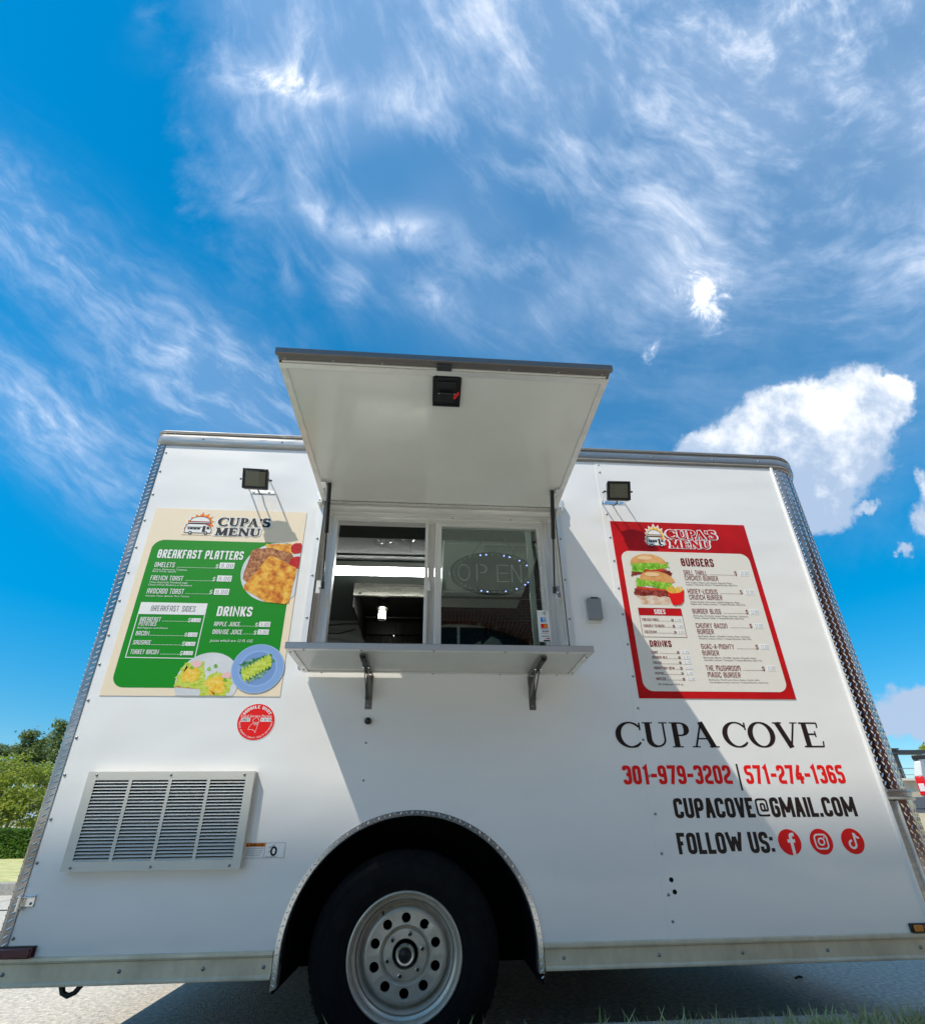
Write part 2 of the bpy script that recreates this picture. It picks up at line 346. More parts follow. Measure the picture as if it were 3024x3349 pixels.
def glassmat(name, tint, rough=.0, refl=1.0):
    m_ = bpy.data.materials.new(name); m_.use_nodes = True; t = m_.node_tree; N = t.nodes.new; L = t.links.new; t.nodes.remove(t.nodes['Principled BSDF'])
    tr = N('ShaderNodeBsdfTransparent'); tr.inputs[0].default_value = (*tint, 1); g = N('ShaderNodeBsdfGlossy'); g.inputs['Roughness'].default_value = rough; g.inputs[0].default_value = (1, 1, 1, 1)
    fr = N('ShaderNodeFresnel'); fr.inputs[0].default_value = 1.5; mm = N('ShaderNodeMath'); mm.operation = 'MULTIPLY'; mm.inputs[1].default_value = refl; L(fr.outputs[0], mm.inputs[0])
    mm.use_clamp = True
    ms = N('ShaderNodeMixShader'); L(mm.outputs[0], ms.inputs[0]); L(tr.outputs[0], ms.inputs[1]); L(g.outputs[0], ms.inputs[2]); L(ms.outputs[0], t.nodes['Material Output'].inputs[0]); return m_
M_GLASS = glassmat('tinted_window_glass', (.84, .92, .89), 0, 1.8); M_GLASS2 = glassmat('rear_sash_glass', (.95, .97, .96), 0, .5)
M_CLEAR = glassmat('clear_glass', (.93, .95, .94), 0, 1.2)
M_TUBE = mat('lit_tube', (1, 1, 1), .5, emis=(1, 1, .97), emis_s=11.0)
M_BULB = mat('lit_bulb', (1, 1, 1), .5, emis=(1, .97, .88), emis_s=6.0)
M_LEDON = mat('led_lit_blue', (.2, .2, 1), .3, emis=(.25, .3, 1), emis_s=4.0)
M_LEDDIM = mat('led_dim_glow', (.75, .80, .78), .3, emis=(.6, .7, .7), emis_s=.14)  # unlit dots given a faint glow so they show

# ------------------------------------------------------------------ lettering: strokes with width
def rnd(pts, q, closed):
    out = []; n = len(pts)
    for i, p in enumerate(pts):
        if not closed and i in (0, n - 1): out.append(p); continue
        a = Vector(pts[i - 1]); b = Vector(p); c = Vector(pts[(i + 1) % n]); u = (a - b); v = (c - b); k = min(q, u.length * .48, v.length * .48)
        u.normalize(); v.normalize(); p0 = b + u * k; p1 = b + v * k
        for t in (0, .33, .67, 1):
            w = p0 * (1 - t) ** 2 + b * 2 * t * (1 - t) + p1 * t * t; out.append((w.x, w.y))
    return out
def stroke(pts, wd, closed=False):
    """quads of a mitred band; wd number or list"""
    n = len(pts); wl = wd if isinstance(wd, (list, tuple)) else [wd] * n; L_ = []; R_ = []
    P = [Vector(p) for p in pts]
    for i in range(n):
        d0 = (P[i] - P[i - 1]).normalized() if (closed or i > 0) else None
        d1 = (P[(i + 1) % n] - P[i]).normalized() if (closed or i < n - 1) else None
        if d0 is None: d0 = d1
        if d1 is None: d1 = d0
        n0 = Vector((-d0.y, d0.x)); n1 = Vector((-d1.y, d1.x)); mm = n0 + n1
        if mm.length < 1e-3: mm = n0.copy()
        mm.normalize(); k = 1 / max(.45, mm.dot(n0)); L_.append(P[i] + mm * (wl[i] / 2 * k)); R_.append(P[i] - mm * (wl[i] / 2 * k))
    return [[L_[i], L_[(i + 1) % n], R_[(i + 1) % n], R_[i]] for i in range(n if closed else n - 1)]
G = {}   # glyphs: width, strokes (flag r=rounded s=sharp, +c closed, points)
def g(ch, w, *st): G[ch] = (w, st)
g('A', 1, ('s', (0, 0), (.42, 1), (.58, 1), (1, 0)), ('s', (.2, .3), (.8, .3)))
g('a', 1, ('r', (0, 0), (0, 1), (1, 1), (1, 0)), ('s', (0, .42), (1, .42)))
g('B', 1, ('rc', (0, 0), (0, 1), (.92, 1), (.92, .54), (1, .46), (1, 0)), ('s', (0, .52), (.9, .52)))
g('C', 1, ('r', (1, .72), (1, 1), (0, 1), (0, 0), (1, 0), (1, .28)))
g('D', 1, ('rc', (0, 0), (0, 1), (1, 1), (1, 0)), ('s', (0, .25), (0, 1.0)), ('s', (0, 0), (0, .3)))
g('E', .82, ('s', (1, 1), (0, 1), (0, 0), (1, 0)), ('s', (0, .52), (.85, .52)))
g('F', .80, ('s', (1, 1), (0, 1), (0, 0)), ('s', (0, .50), (.85, .50)))
g('G', 1, ('r', (1, .72), (1, 1), (0, 1), (0, 0), (1, 0), (1, .5), (.5, .5)))
g('H', 1, ('s', (0, 0), (0, 1)), ('s', (1, 0), (1, 1)), ('s', (0, .5), (1, .5)))
g('I', 0, ('s', (0, 0), (0, 1)))
g('J', .9, ('r', (0, .28), (0, 0), (1, 0), (1, 1)))
g('K', 1, ('s', (0, 0), (0, 1)), ('s', (0, .48), (.5, .52), (1, 1)), ('s', (.42, .52), (1, 0)))
g('L', .78, ('s', (0, 1), (0, 0), (1, 0)))
g('M', 1.75, ('s', (0, 0), (0, 1)), ('s', (1, 1), (1, 0)), ('s', (.02, 1), (.5, .18)), ('s', (.5, .18), (.98, 1)))
g('m', 1.5, ('r', (0, 0), (0, 1), (1, 1), (1, 0)), ('s', (.5, .3), (.5, 1)))
g('N', 1.35, ('s', (0, 0), (0, 1), (1, 0), (1, 1)))
g('n', 1, ('r', (0, 0), (0, 1), (1, 1), (1, 0)))
g('O', 1, ('rc', (0, 0), (0, 1), (1, 1), (1, 0)))
g('P', 1, ('r', (0, 0), (0, 1), (1, 1), (1, .42), (0, .42)))
g('R', 1, ('r', (0, 0), (0, 1), (1, 1), (1, .48), (0, .48)), ('s', (.45, .48), (1, 0)))
g('S', 1, ('r', (1, .74), (1, 1), (0, 1), (0, .54), (1, .46), (1, 0), (0, 0), (0, .26)))
g('T', .95, ('s', (0, 1), (1, 1)), ('s', (.5, 0), (.5, 1)))
g('U', 1, ('r', (0, 1), (0, 0), (1, 0), (1, 1)))
g('V', 1, ('s', (0, 1), (.42, 0), (.58, 0), (1, 1)))
g('W', 2.2, ('s', (0, 1), (.24, .02)), ('s', (.24, .02), (.47, .85)), ('s', (.53, .85), (.76, .02)), ('s', (.76, .02), (1, 1)))
g('X', 1, ('s', (0, 0), (1, 1)), ('s', (0, 1), (1, 0)))
g('Q', 1, ('rc', (0, 0), (0, 1), (1, 1), (1, 0)), ('s', (.6, .3), (1, 0)))
g('Z', 1, ('s', (0, 1), (1, 1), (0, 0), (1, 0)))
g('Y', 1, ('s', (0, 1), (.5, .48), (1, 1)), ('s', (.5, 0), (.5, .5)))
g('0', .95, ('rc', (0, 0), (0, 1), (1, 1), (1, 0)))
g('1', .45, ('s', (0, .86), (1, 1), (1, 0)), ('s', (.3, 0), (1.7, 0)))
g('2', .95, ('r', (0, .74), (0, 1), (1, 1), (1, .55), (0, .32), (0, 0), (1, 0)))
g('3', .95, ('r', (0, .8), (0, 1), (1, 1), (1, 0), (0, 0), (0, .2)), ('s', (.35, .52), (1, .52)))
g('4', 1, ('s', (1, .26), (0, .26), (.0, .40), (.6, 1)), ('s', (.72, 0), (.72, .62)))
g('5', .95, ('r', (1, 1), (0, 1), (0, .56), (1, .56), (1, 0), (0, 0), (0, .22)))
g('6', .95, ('r', (1, .78), (1, 1), (0, 1), (0, 0), (1, 0), (1, .54), (0, .54)))
g('7', .95, ('s', (0, 1), (1, 1), (.4, 0)))
g('8', .95, ('rc', (0, 0), (0, 1), (1, 1), (1, 0)), ('s', (0, .52), (1, .52)))
g('9', .95, ('r', (0, .22), (0, 0), (1, 0), (1, 1), (0, 1), (0, .46), (1, .46)))
g('-', .55, ('s', (0, .45), (1, .45)))
g('.', 0, ('s', (0, -.12), (0, .12)))
g(':', 0, ('s', (0, -.05), (0, .16)), ('s', (0, .60), (0, .81)))
g("'", 0, ('s', (0, .72), (.0, 1.0)))
g('@', 1.9, ('r', (1, .08), (1, 0), (0, 0), (0, 1), (1, 1), (1, .3), (.72, .3), (.72, .72), (.38, .72), (.38, .3), (.72, .3)))
g('$', .8, ('r', (1, .72), (1, .86), (0, .86), (0, .54), (1, .46), (1, .14), (0, .14), (0, .28)), ('s', (.5, .86), (.5, 1)), ('s', (.5, 0), (.5, .14)))
g('|', 0, ('s', (0, -.15), (0, 1.15)))
g('/', .6, ('s', (0, 0), (1, 1)))
def line_polys(txt, sw=.2, gw=.42, gap=.16, rq=.16, space=.3, alt=''):
    """returns quads for text of cap height 1 starting at x=0, and total width"""
    x = 0; out = []; k = 0
    for ch in txt:
        if ch == ' ': x += space + gap; continue
        if ch in alt: ch = ch.lower()
        w, st = G[ch]; wd = w * (gw - sw) if w else 0; wd = max(wd, 0); full = wd + sw
        if ch == '1': full = wd + sw * 1.4
        for s_ in st:
            pts = [(x + sw / 2 + px * (gw - sw) * (w if w else 1), sw / 2 + py * (1 - sw)) for px, py in s_[1:]]
            cl = 'c' in s_[0]
            if 'r' in s_[0]: pts = rnd(pts, rq, cl)
            elif ch in '.:' : pass
            # open straight ends run out to the cap line or base line
            if not cl:
                pts = [Vector(p) for p in pts]
                for e_, o_ in ((0, 1), (-1, -2)):
                    d = pts[e_] - pts[o_ if e_ == 0 else -2]
                    if d.length > 1e-6 and (abs(pts[e_].y - sw / 2) < 1e-4 or abs(pts[e_].y - 1 + sw / 2) < 1e-4) and abs(d.normalized().y) > .3: pts[e_] = pts[e_] + d.normalized() * sw / 2
                    elif d.length > 1e-6 and abs(d.normalized().x) > .9 and s_[1:][e_][0] in (0, 1): pts[e_] = pts[e_] + d.normalized() * sw * .46
                pts = [(p.x, p.y) for p in pts]
            for j_, qd in enumerate(stroke(pts, sw * (.55 if ch == '@' else 1), cl)): out.append((k % 4 + .05 * j_, qd))
            k += 1
        x += full + gap
    return out, x - gap
# serif letters: thick-thin strokes, units of cap height
def arc(cx, cy, rx, ry, a0, a1, n=14): return [(cx + rx * math.cos(math.radians(a0 + (a1 - a0) * i / n)), cy + ry * math.sin(math.radians(a0 + (a1 - a0) * i / n))) for i in range(n + 1)]
def serif(ch, T=.155, t=.045, sf=.035, sl=.09):
    H = lambda x0, x1, y: ([(x0, y), (x1, y)], sf * 1.0)
    if ch in 'CO':
        n = 28; a0, a1 = (38, 322) if ch == 'C' else (0, 360); pts = arc(.45, .5, .42, .49, a0, a1, n)
        ws = [t + (T - t) * abs(math.cos(math.radians(a0 + (a1 - a0) * i / n))) ** 1.5 for i in range(n + 1)]
        if ch == 'O': pts = arc(.46, .5, .40, .49, 0, 360, n); return .93, [(pts[:-1], ws[:-1], True)]
        for i in range(5): ws[n - i] = min(ws[n - i], t + .012 * i); ws[i] = max(t, ws[i] * (.5 + .1 * i))
        return .86, [(pts, ws, False), ([(.80, .68), (.80, .99)], t * .9, False)]
    S_ = []
    if ch == 'U': S_ = [([(.2, 1), (.2, .32)] + arc(.46, .32, .26, .285, 180, 270, 6)[1:] , [T, T, T, T * .95, T * .85, T * .7, T * .55, t * 1.3], False), (arc(.46, .32, .29, .285, 270, 360, 6) + [(.75, 1)], [t * 1.3] + [t] * 7, False), ([(.02, .982), (.38, .982)], sf, False), ([(.60, .982), (.90, .982)], sf, False)]; w = .90
    elif ch == 'P': S_ = [([(.22, 0), (.22, 1)], T, False), ([(.04, .018), (.42, .018)], sf, False), ([(.04, .982), (.3, .982)], sf, False), ([(.22, .975), (.42, .975)] + arc(.42, .725, .20, .25, 90, -90, 10)[1:] + [(.26, .475)], [t, t, t, t * 1.6, T * .8, T, T, T, T * .8, t * 1.6, t, t, t], False)]; w = .70
    elif ch == 'A': S_ = [([(.13, 0), (.44, 1)], t, False), ([(.42, 1.02), (.76, 0)], T, False), ([(.22, .34), (.64, .34)], t * .9, False), ([(0, .018), (.28, .018)], sf, False), ([(.60, .018), (.95, .018)], sf, False)]; w = .93
    elif ch == 'V': S_ = [([(.16, 1), (.50, -.02)], T, False), ([(.49, 0), (.78, 1)], t, False), ([(0, .982), (.34, .982)], sf, False), ([(.64, .982), (.92, .982)], sf, False)]; w = .90
    elif ch == 'E': S_ = [([(.22, 0), (.22, 1)], T, False), ([(.04, .975), (.70, .975)], t, False), ([(.04, .022), (.74, .022)], t, False), ([(.24, .52), (.56, .52)], t, False), ([(.69, .78), (.70, .99)], t * .8, False), ([(.745, 0), (.78, .24)], t * .8, False), ([(.56, .40), (.56, .64)], t * .8, False)]; w = .80
    elif ch == 'M': S_ = [([(.16, 0), (.20, 1)], t * 1.2, False), ([(.2, 1), (.54, .02)], T, False), ([(.53, 0), (.86, 1)], t * 1.2, False), ([(.90, 0), (.88, 1)], T, False), ([(0, .03), (.32, .03)], sf, False), ([(.74, .03), (1.08, .03)], sf, False), ([(.02, .97), (.24, .97)], sf, False), ([(.86, .97), (1.08, .97)], sf, False)]; w = 1.06
    elif ch == 'N': S_ = [([(.16, 0), (.16, 1)], t * 1.2, False), ([(.17, 1), (.80, 0)], T, False), ([(.80, 0), (.80, 1)], t * 1.2, False), ([(0, .03), (.33, .03)], sf, False), ([(.64, .97), (.95, .97)], sf, False), ([(0, .97), (.22, .97)], sf, False)]; w = .94
    elif ch == 'S': S_ = [(rnd([(.58, .74), (.56, .97), (.12, .99), (.10, .60), (.62, .42), (.60, .02), (.10, .0), (.08, .28)], .2, False), [t * 1.2, t * 1.4, t * 1.5, t * 2, T * .6, T * .8] + [T] * 14 + [t * 1.5] * 3 + [t * 1.2] * 9, False)]; w = .70
    elif ch == "'": S_ = [([(.1, .68), (.14, .99)], [t, T * .9], False)]; w = .24
    return w, S_
def serif_polys(txt, T=.155, t=.045, sf=.035, gap=.0, grow=0.0):
    x = 0; out = []; k = 0
    for ch in txt:
        w, st = serif(ch, T, t, sf)
        for pts, ws, cl in st:
            n = len(pts); wl = ([ws] * n if not isinstance(ws, (list, tuple)) else (list(ws) + [ws[-1]] * n)[:n]); wl = [q + 2 * grow for q in wl]
            P = [(x + a, b) for a, b in pts]
            if grow and not cl:
                P = [Vector(p) for p in P]; P[0] = P[0] + (P[0] - P[1]).normalized() * grow; P[-1] = P[-1] + (P[-1] - P[-2]).normalized() * grow; P = [(p.x, p.y) for p in P]
            for j_, qd in enumerate(stroke(P, wl, cl)): out.append((k % 6 + .02 * j_, qd))
            k += 1
        x += w + gap
    return out, x - gap
def put_polys(name, polys, tot, xL, xR, zb, h, y, material, parent, slant=0.0, **props):
    """map unit text onto the wall between xL and xR"""
    mb = MB(); sx = (xR - xL) / tot
    for k, qd in polys: mb.flat([(xL + p[0] * sx + slant * p[1] * h, zb + p[1] * h) for p in qd], y - .00012 * k)
    return mb.build(name, material, parent, **props)
STY = {'bold': dict(sw=.175, gw=.47, gap=.10, rq=.16, space=.22, alt='A'), 'cond': dict(sw=.13, gw=.46, gap=.12, rq=.16, space=.22, alt='A'), 'thin': dict(sw=.085, gw=.40, gap=.14, rq=.14, space=.25, alt='AN'),
       'thinc': dict(sw=.115, gw=.47, gap=.13, rq=.14, space=.25, alt='NM'), 'heavy': dict(sw=.19, gw=.50, gap=.065, rq=.15, space=.20), 'pen': dict(sw=.06, gw=.42, gap=.22, rq=.18, space=.2)}
FONTQ = []
def small_text(txt, xL, xR, zb, h, y, material, parent, shear=0.0, name='lettering'):
    cu = bpy.data.curves.new(name, 'FONT'); cu.body = txt; cu.size = 1; cu.shear = shear; cu.resolution_u = 2
    o = bpy.data.objects.new(name, cu); C.objects.link(o); FONTQ.append((o, xL, xR, zb, h, y, material, parent))
def flush_fonts():
    bpy.context.view_layer.update(); dg = bpy.context.evaluated_depsgraph_get(); todo = []
    for o, *a in FONTQ: todo.append((bpy.data.meshes.new_from_object(o.evaluated_get(dg)), o.name, a))
    for o, *a in FONTQ:
        cu = o.data; bpy.data.objects.remove(o, do_unlink=True); bpy.data.curves.remove(cu)
    for me, nm, (xL, xR, zb, h, y, material, parent) in todo:
        co = np.empty(len(me.vertices) * 3, np.float32); me.vertices.foreach_get('co', co); co = co.reshape(-1, 3)
        x0, x1 = co[:, 0].min(), co[:, 0].max(); off = wloc(parent)
        out = np.empty_like(co); out[:, 0] = xL + (co[:, 0] - x0) / (x1 - x0) * (xR - xL) - off.x; out[:, 2] = zb + co[:, 1] / .72 * h - off.z; out[:, 1] = y - off.y
        me.vertices.foreach_set('co', out.ravel()); me.update(); me.materials.clear(); me.materials.append(material)
        o = bpy.data.objects.new('lettering', me); C.objects.link(o); o.parent = parent
    FONTQ.clear()

# rows: text, style, ink, x left, x right, base z, height
LEFT=[
("CUPA'S",'slab','k',-1.129,-0.888,2.0915,0.0450),
('MENU','slab','k',-1.136,-0.927,2.0370,0.0410),
('BREAKFAST PLATTERS','bold','w',-1.369,-0.983,1.9040,0.0470),
('OMELETS','cond','w',-1.368,-1.280,1.8560,0.0260),
('.','dots','k',-1.266,-1.095,1.8575,0.002),
('$','cond','k',-1.097,-1.085,1.8550,0.0240),
('9.00','price','w',-1.081,-1.015,1.8560,0.0315),
('FRENCH TOAST','cond','w',-1.369,-1.228,1.7880,0.0240),
('.','dots','k',-1.214,-1.094,1.7905,0.002),
('$','cond','k',-1.098,-1.086,1.7880,0.0240),
('9.00','price','w',-1.079,-1.015,1.7890,0.0305),
('AVOCADO TOAST','cond','w',-1.368,-1.210,1.7205,0.0260),
('.','dots','k',-1.199,-1.096,1.7235,0.002),
('$','cond','k',-1.098,-1.086,1.7230,0.0220),
('9.00','price','w',-1.079,-1.014,1.7210,0.0305),
('BREAKFAST','cond','w',-1.363,-1.277,1.5850,0.0210),
('.','dots','k',-1.268,-1.161,1.5880,0.002),
('$','cond','k',-1.162,-1.150,1.5830,0.0220),
('3.50','price','w',-1.148,-1.109,1.5855,0.0180),
('BACON','cond','w',-1.364,-1.309,1.5190,0.0210),
('.','dots','k',-1.306,-1.161,1.5205,0.002),
('$','cond','k',-1.162,-1.150,1.5160,0.0200),
('3.00','price','w',-1.148,-1.109,1.5165,0.0195),
('SAUSAGE','cond','w',-1.364,-1.292,1.4775,0.0200),
('.','dots','k',-1.286,-1.160,1.4780,0.002),
('$','cond','k',-1.163,-1.151,1.4730,0.0220),
('3.00','price','w',-1.149,-1.109,1.4745,0.0180),
('TURKEY BACON','cond','w',-1.364,-1.250,1.4345,0.0210),
('.','dots','k',-1.239,-1.160,1.4360,0.002),
('$','cond','k',-1.162,-1.150,1.4300,0.0220),
('3.50','price','w',-1.148,-1.110,1.4330,0.0175),
('APPLE JUICE','cond','w',-1.048,-0.938,1.5680,0.0210),
('.','dots','k',-0.934,-0.872,1.5700,0.002),
('$','cond','k',-0.873,-0.861,1.5660,0.0220),
('3.00','price','w',-0.857,-0.809,1.5680,0.0245),
('ORANGE JUICE','cond','w',-1.048,-0.923,1.5305,0.0220),
('.','dots','k',-0.916,-0.870,1.5330,0.002),
('$','cond','k',-0.873,-0.861,1.5290,0.0220),
('3.00','price','w',-0.857,-0.810,1.5315,0.0240),
('POTATOES','cond','w',-1.363,-1.290,1.5640,0.0200),
('DRINKS','bold','w',-1.047,-0.896,1.6160,0.0480),
('BREAKFAST SIDES','thin','k',-1.330,-1.142,1.6350,0.0270),
('Onions, Mushrooms, Tomatoes,','small','w',-1.369,-1.219,1.8400,0.0100),
('Black Olives, Spinach','small','w',-1.369,-1.267,1.8300,0.0090),
('Three sliced loafs, Powdered sugar','small','w',-1.370,-1.202,1.7735,0.0100),
('Choice of Fruit: Blueberry or Strawberry','small','w',-1.371,-1.181,1.7605,0.0100),
('Avocado, Pesto, Spinach, Plum Tomato','small','w',-1.370,-1.182,1.7055,0.0090),
('Bell Peppers and Onions','small','w',-1.364,-1.239,1.5510,0.0090),
('Juices which are 12 FL OZ.','ital','w',-1.052,-0.870,1.4950,0.0130),
]
RIGHT=[
("CUPA'S",'slab','r',1.098,1.356,2.0960,0.0470),
('MENU','slab','r',1.099,1.312,2.0365,0.0450),
('BURGERS','bold','d',1.137,1.306,1.9305,0.0460),
('GRILL THRILL','thinc','d',1.139,1.257,1.8805,0.0270),
('.','dots','k',1.271,1.398,1.8850,0.002),
('$','cond','k',1.401,1.413,1.8820,0.0280),
('12.00','price','w',1.427,1.477,1.8830,0.0300),
('HONEY-LICIOUS','thinc','d',1.138,1.288,1.7765,0.0270),
('.','dots','k',1.299,1.401,1.7810,0.002),
('$','cond','k',1.403,1.415,1.7780,0.0260),
('12.00','price','w',1.427,1.478,1.7775,0.0295),
('BURGER BLISS','thinc','d',1.139,1.279,1.6710,0.0260),
('.','dots','k',1.292,1.402,1.6750,0.002),
('$','cond','k',1.404,1.416,1.6710,0.0260),
('11.00','price','w',1.425,1.472,1.6715,0.0280),
('CHUNKY BACON','thinc','d',1.140,1.293,1.5970,0.0250),
('.','dots','k',1.307,1.400,1.6010,0.002),
('$','cond','k',1.404,1.416,1.5990,0.0240),
('11.00','price','w',1.426,1.473,1.5985,0.0280),
('GUAC-A-MIGHTY','thinc','d',1.142,1.299,1.4925,0.0240),
('.','dots','k',1.315,1.403,1.4950,0.002),
('$','cond','k',1.405,1.417,1.4910,0.0260),
('11.00','price','w',1.425,1.471,1.4930,0.0265),
('THE MUSHROOM','thinc','d',1.141,1.303,1.3875,0.0250),
('.','dots','k',1.316,1.406,1.3910,0.002),
('$','cond','k',1.407,1.419,1.3870,0.0240),
('11.00','price','w',1.429,1.473,1.3895,0.0260),
('CHICKEN BURGER','thinc','d',1.139,1.308,1.8510,0.0260),
('CRUNCH BURGER','thinc','d',1.139,1.304,1.7455,0.0260),
('BURGER','thinc','d',1.140,1.219,1.5665,0.0250),
('BURGER','thinc','d',1.141,1.219,1.4610,0.0240),
('MAGIC BURGER','thinc','d',1.143,1.295,1.3565,0.0240),
('Grill chicken, Pepper jack cheese, Mustard, Mayo,','small','k',1.137,1.375,1.8350,0.0090),
('Lettuce, Tomatoes, Onion | Toasted Brioche, Side Fries','small','k',1.138,1.398,1.8230,0.0090),
('Crispy chicken, Hot honey, Candied jalapenos, Mayo,','small','k',1.139,1.388,1.7295,0.0090),
('Pepper jack cheese, Lettuce | Toasted Brioche, Side Fries','small','k',1.139,1.412,1.7180,0.0090),
('Beef patty, American cheese, Mayo, Ketchup, Tomatoes,','small','k',1.139,1.411,1.6565,0.0080),
('Onion, Lettuce, Pickles | Toasted Brioche, Side Fries','small','k',1.140,1.385,1.6445,0.0090),
('Beef patty, Bacon, Cheddar cheese, Mayo, Ketchup,','small','k',1.140,1.391,1.5520,0.0080),
('Mustard, Lettuce, Onion | Toasted Brioche, Side Fries','small','k',1.141,1.393,1.5400,0.0080),
('Beef patty, Bacon, Cheddar cheese, Chipotle sauce,','small','k',1.141,1.393,1.4465,0.0080),
('Avocado, Lettuce, Tomatoes | Toasted Brioche, Side Fries','small','k',1.142,1.417,1.4345,0.0080),
('Beef patty, Mushroom, Swiss cheese, Garlic Aioli,','small','k',1.143,1.379,1.3420,0.0070),
('Caramelized onions, Lettuce | Toasted Brioche, Side Fries','small','k',1.143,1.417,1.3300,0.0070),
('SIDES','bold','w',0.950,1.004,1.6640,0.0250),
('FRENCH FRIES','cond','d',0.885,0.963,1.6280,0.0140),
('.','dots','k',0.966,1.023,1.6290,0.002),
('$','cond','k',1.025,1.037,1.6270,0.0140),
('2.00','price','w',1.039,1.074,1.6270,0.0180),
('CHICKEN TENDERS','cond','d',0.886,0.986,1.5965,0.0140),
('.','dots','k',0.989,1.026,1.5980,0.002),
('$','cond','k',1.026,1.038,1.5950,0.0160),
('7.00','price','w',1.042,1.077,1.5965,0.0175),
('COLESLAW','cond','d',0.886,0.944,1.5660,0.0140),
('.','dots','k',0.949,1.027,1.5675,0.002),
('$','cond','k',1.027,1.039,1.5650,0.0140),
('3.00','price','w',1.043,1.078,1.5655,0.0170),
('COKE','cond','d',0.901,0.931,1.4660,0.0130),
('.','dots','k',0.940,1.021,1.4675,0.002),
('$','cond','k',1.020,1.032,1.4660,0.0140),
('2.75','price','w',1.042,1.079,1.4675,0.0165),
('GINGER ALE','cond','d',0.900,0.970,1.4415,0.0130),
('.','dots','k',0.976,1.022,1.4430,0.002),
('$','cond','k',1.021,1.033,1.4410,0.0140),
('2.75','price','w',1.043,1.079,1.4420,0.0160),
('FANTA','cond','d',0.900,0.938,1.4160,0.0120),
('.','dots','k',0.945,1.022,1.4175,0.002),
('$','cond','k',1.020,1.032,1.4160,0.0140),
('2.75','price','w',1.042,1.078,1.4175,0.0165),
('MOUNTAIN DEW','cond','d',0.900,0.994,1.3910,0.0130),
('.','dots','k',0.999,1.020,1.3920,0.002),
('$','cond','k',1.020,1.032,1.3900,0.0140),
('2.75','price','w',1.043,1.079,1.3925,0.0160),
('PEPSI','cond','d',0.901,0.938,1.3665,0.0120),
('.','dots','k',0.943,1.020,1.3680,0.002),
('$','cond','k',1.020,1.032,1.3670,0.0120),
('2.75','price','w',1.042,1.075,1.3670,0.0160),
('WATER','cond','d',0.900,0.944,1.3400,0.0140),
('.','dots','k',0.950,1.022,1.3420,0.002),
('$','cond','k',1.021,1.033,1.3390,0.0140),
('2.50','price','w',1.044,1.079,1.3405,0.0175),
('DRINKS','bold','d',0.900,1.002,1.4995,0.0310),
('All Sodas are 16.9 oz','small','k',0.904,1.019,1.3180,0.0100),
]
BODY=[
('CUPA','serif','k',0.689,1.122,1.0500,0.1040),
('COVE','serif','k',1.157,1.597,1.0505,0.1050),
('301-979-3202','heavy','r',0.688,1.147,0.9025,0.0750),
('571-274-1365','heavy','r',1.206,1.640,0.9020,0.0750),
('CUPACOVE@GMAIL.COM','heavy','k',0.877,1.644,0.7750,0.0750),
('FOLLOW US:','heavy','k',0.866,1.256,0.6470,0.0760),
]

# ------------------------------------------------------------------ ground, street, kerbs
struct = dict(kind='structure')
MB().sheet([(-700, -700), (700, -700), (700, 900), (-700, 900)], -.02).build('ground', M_GROUND, **struct)
MB().sheet([(-80, -.07), (80, -.07), (80, 6.05), (-80, 6.05)], 0).build('road', M_CONC, **struct)
def kerb(name, x0, x1, y0, y1, z, L=2.4):
    r_ = None; x = x0; k = 0; root = MB().box(x0, x1, y0 + .02, y1 - .02, -.02, z - .02).build(name, M_KERB, **struct)
    while x < x1 - .01:
        e = min(x + L, x1); MB().box(x + .004, e - .004, y0, y1, -.015, z + .0015 * ((k * 7) % 3)).build('kerb_stone', M_KERB, root, bevel=.012); x = e; k += 1
kerb('kerb', -9.6, 9.6, -.225, -.07, .165)
kerb('far_kerb', -26.4, 26.4, 6.05, 6.22, .15)
MB().sheet([(-80, 6.22), (80, 6.22), (80, 60), (-80, 60)], .14).build('lawn', M_LAWN, **struct)
MB().sheet([(-80, -.75), (80, -.75), (80, -.225), (-80, -.225)], .15).build('verge', M_NLAWN, **struct)
MB().sheet([(-80, -9), (80, -9), (80, -.75), (-80, -.75)], .152).build('pavement', M_PAVE, **struct)
# joints and a tar line in the street
mj = MB()
for x in (-9.0, -5.4, 3.6, 7.2): mj.sheet([(x, -.07), (x + .012, -.07), (x + .012, 6.05), (x, 6.05)], .004)
mj.sheet([(-40, 4.44), (40, 4.44), (40, 4.50), (-40, 4.50)], .005)
mj.build('road_joints', mat('tar', (.03, .03, .03), .7), **struct)

# ------------------------------------------------------------------ the trailer
T = thing('food_trailer', 'white food trailer with its serving hatch propped open, parked tight against the kerb', 'food trailer', (.2, 1.05, 0))
XL, XR, XN, YB = -1.487, 1.785, 2.02, 2.12
AC = (-.1515, .3505); AR = .455
def wall_k(x, z, y): k = 1 + y / 2; return (-.105 + (x + .105) * k, .7365 + (z - .7365) * k)
arch = [(AC[0] + AR * math.cos(a), AC[1] + AR * math.sin(a)) for a in np.linspace(PI, 0, 41)]
left_outline = [(XL, .36), (AC[0] - AR - .003, .36)] + arch[0:1] + arch[1:] + [(AC[0] + AR + .003, .36), (.786, .36), (.786, 2.59), (XL, 2.59)]
WX0, WX1, WZ0, WZ1 = -.642, .527, 1.40, 2.27
panel('side_panel', left_outline, [[(WX0, WZ0), (WX1, WZ0), (WX1, WZ1), (WX0, WZ1)]], 0, .012, M_PAINT, T)
MB().box(.776, XR, -.0016, .010, .36, 2.59).build('side_panel', M_PAINT, T)
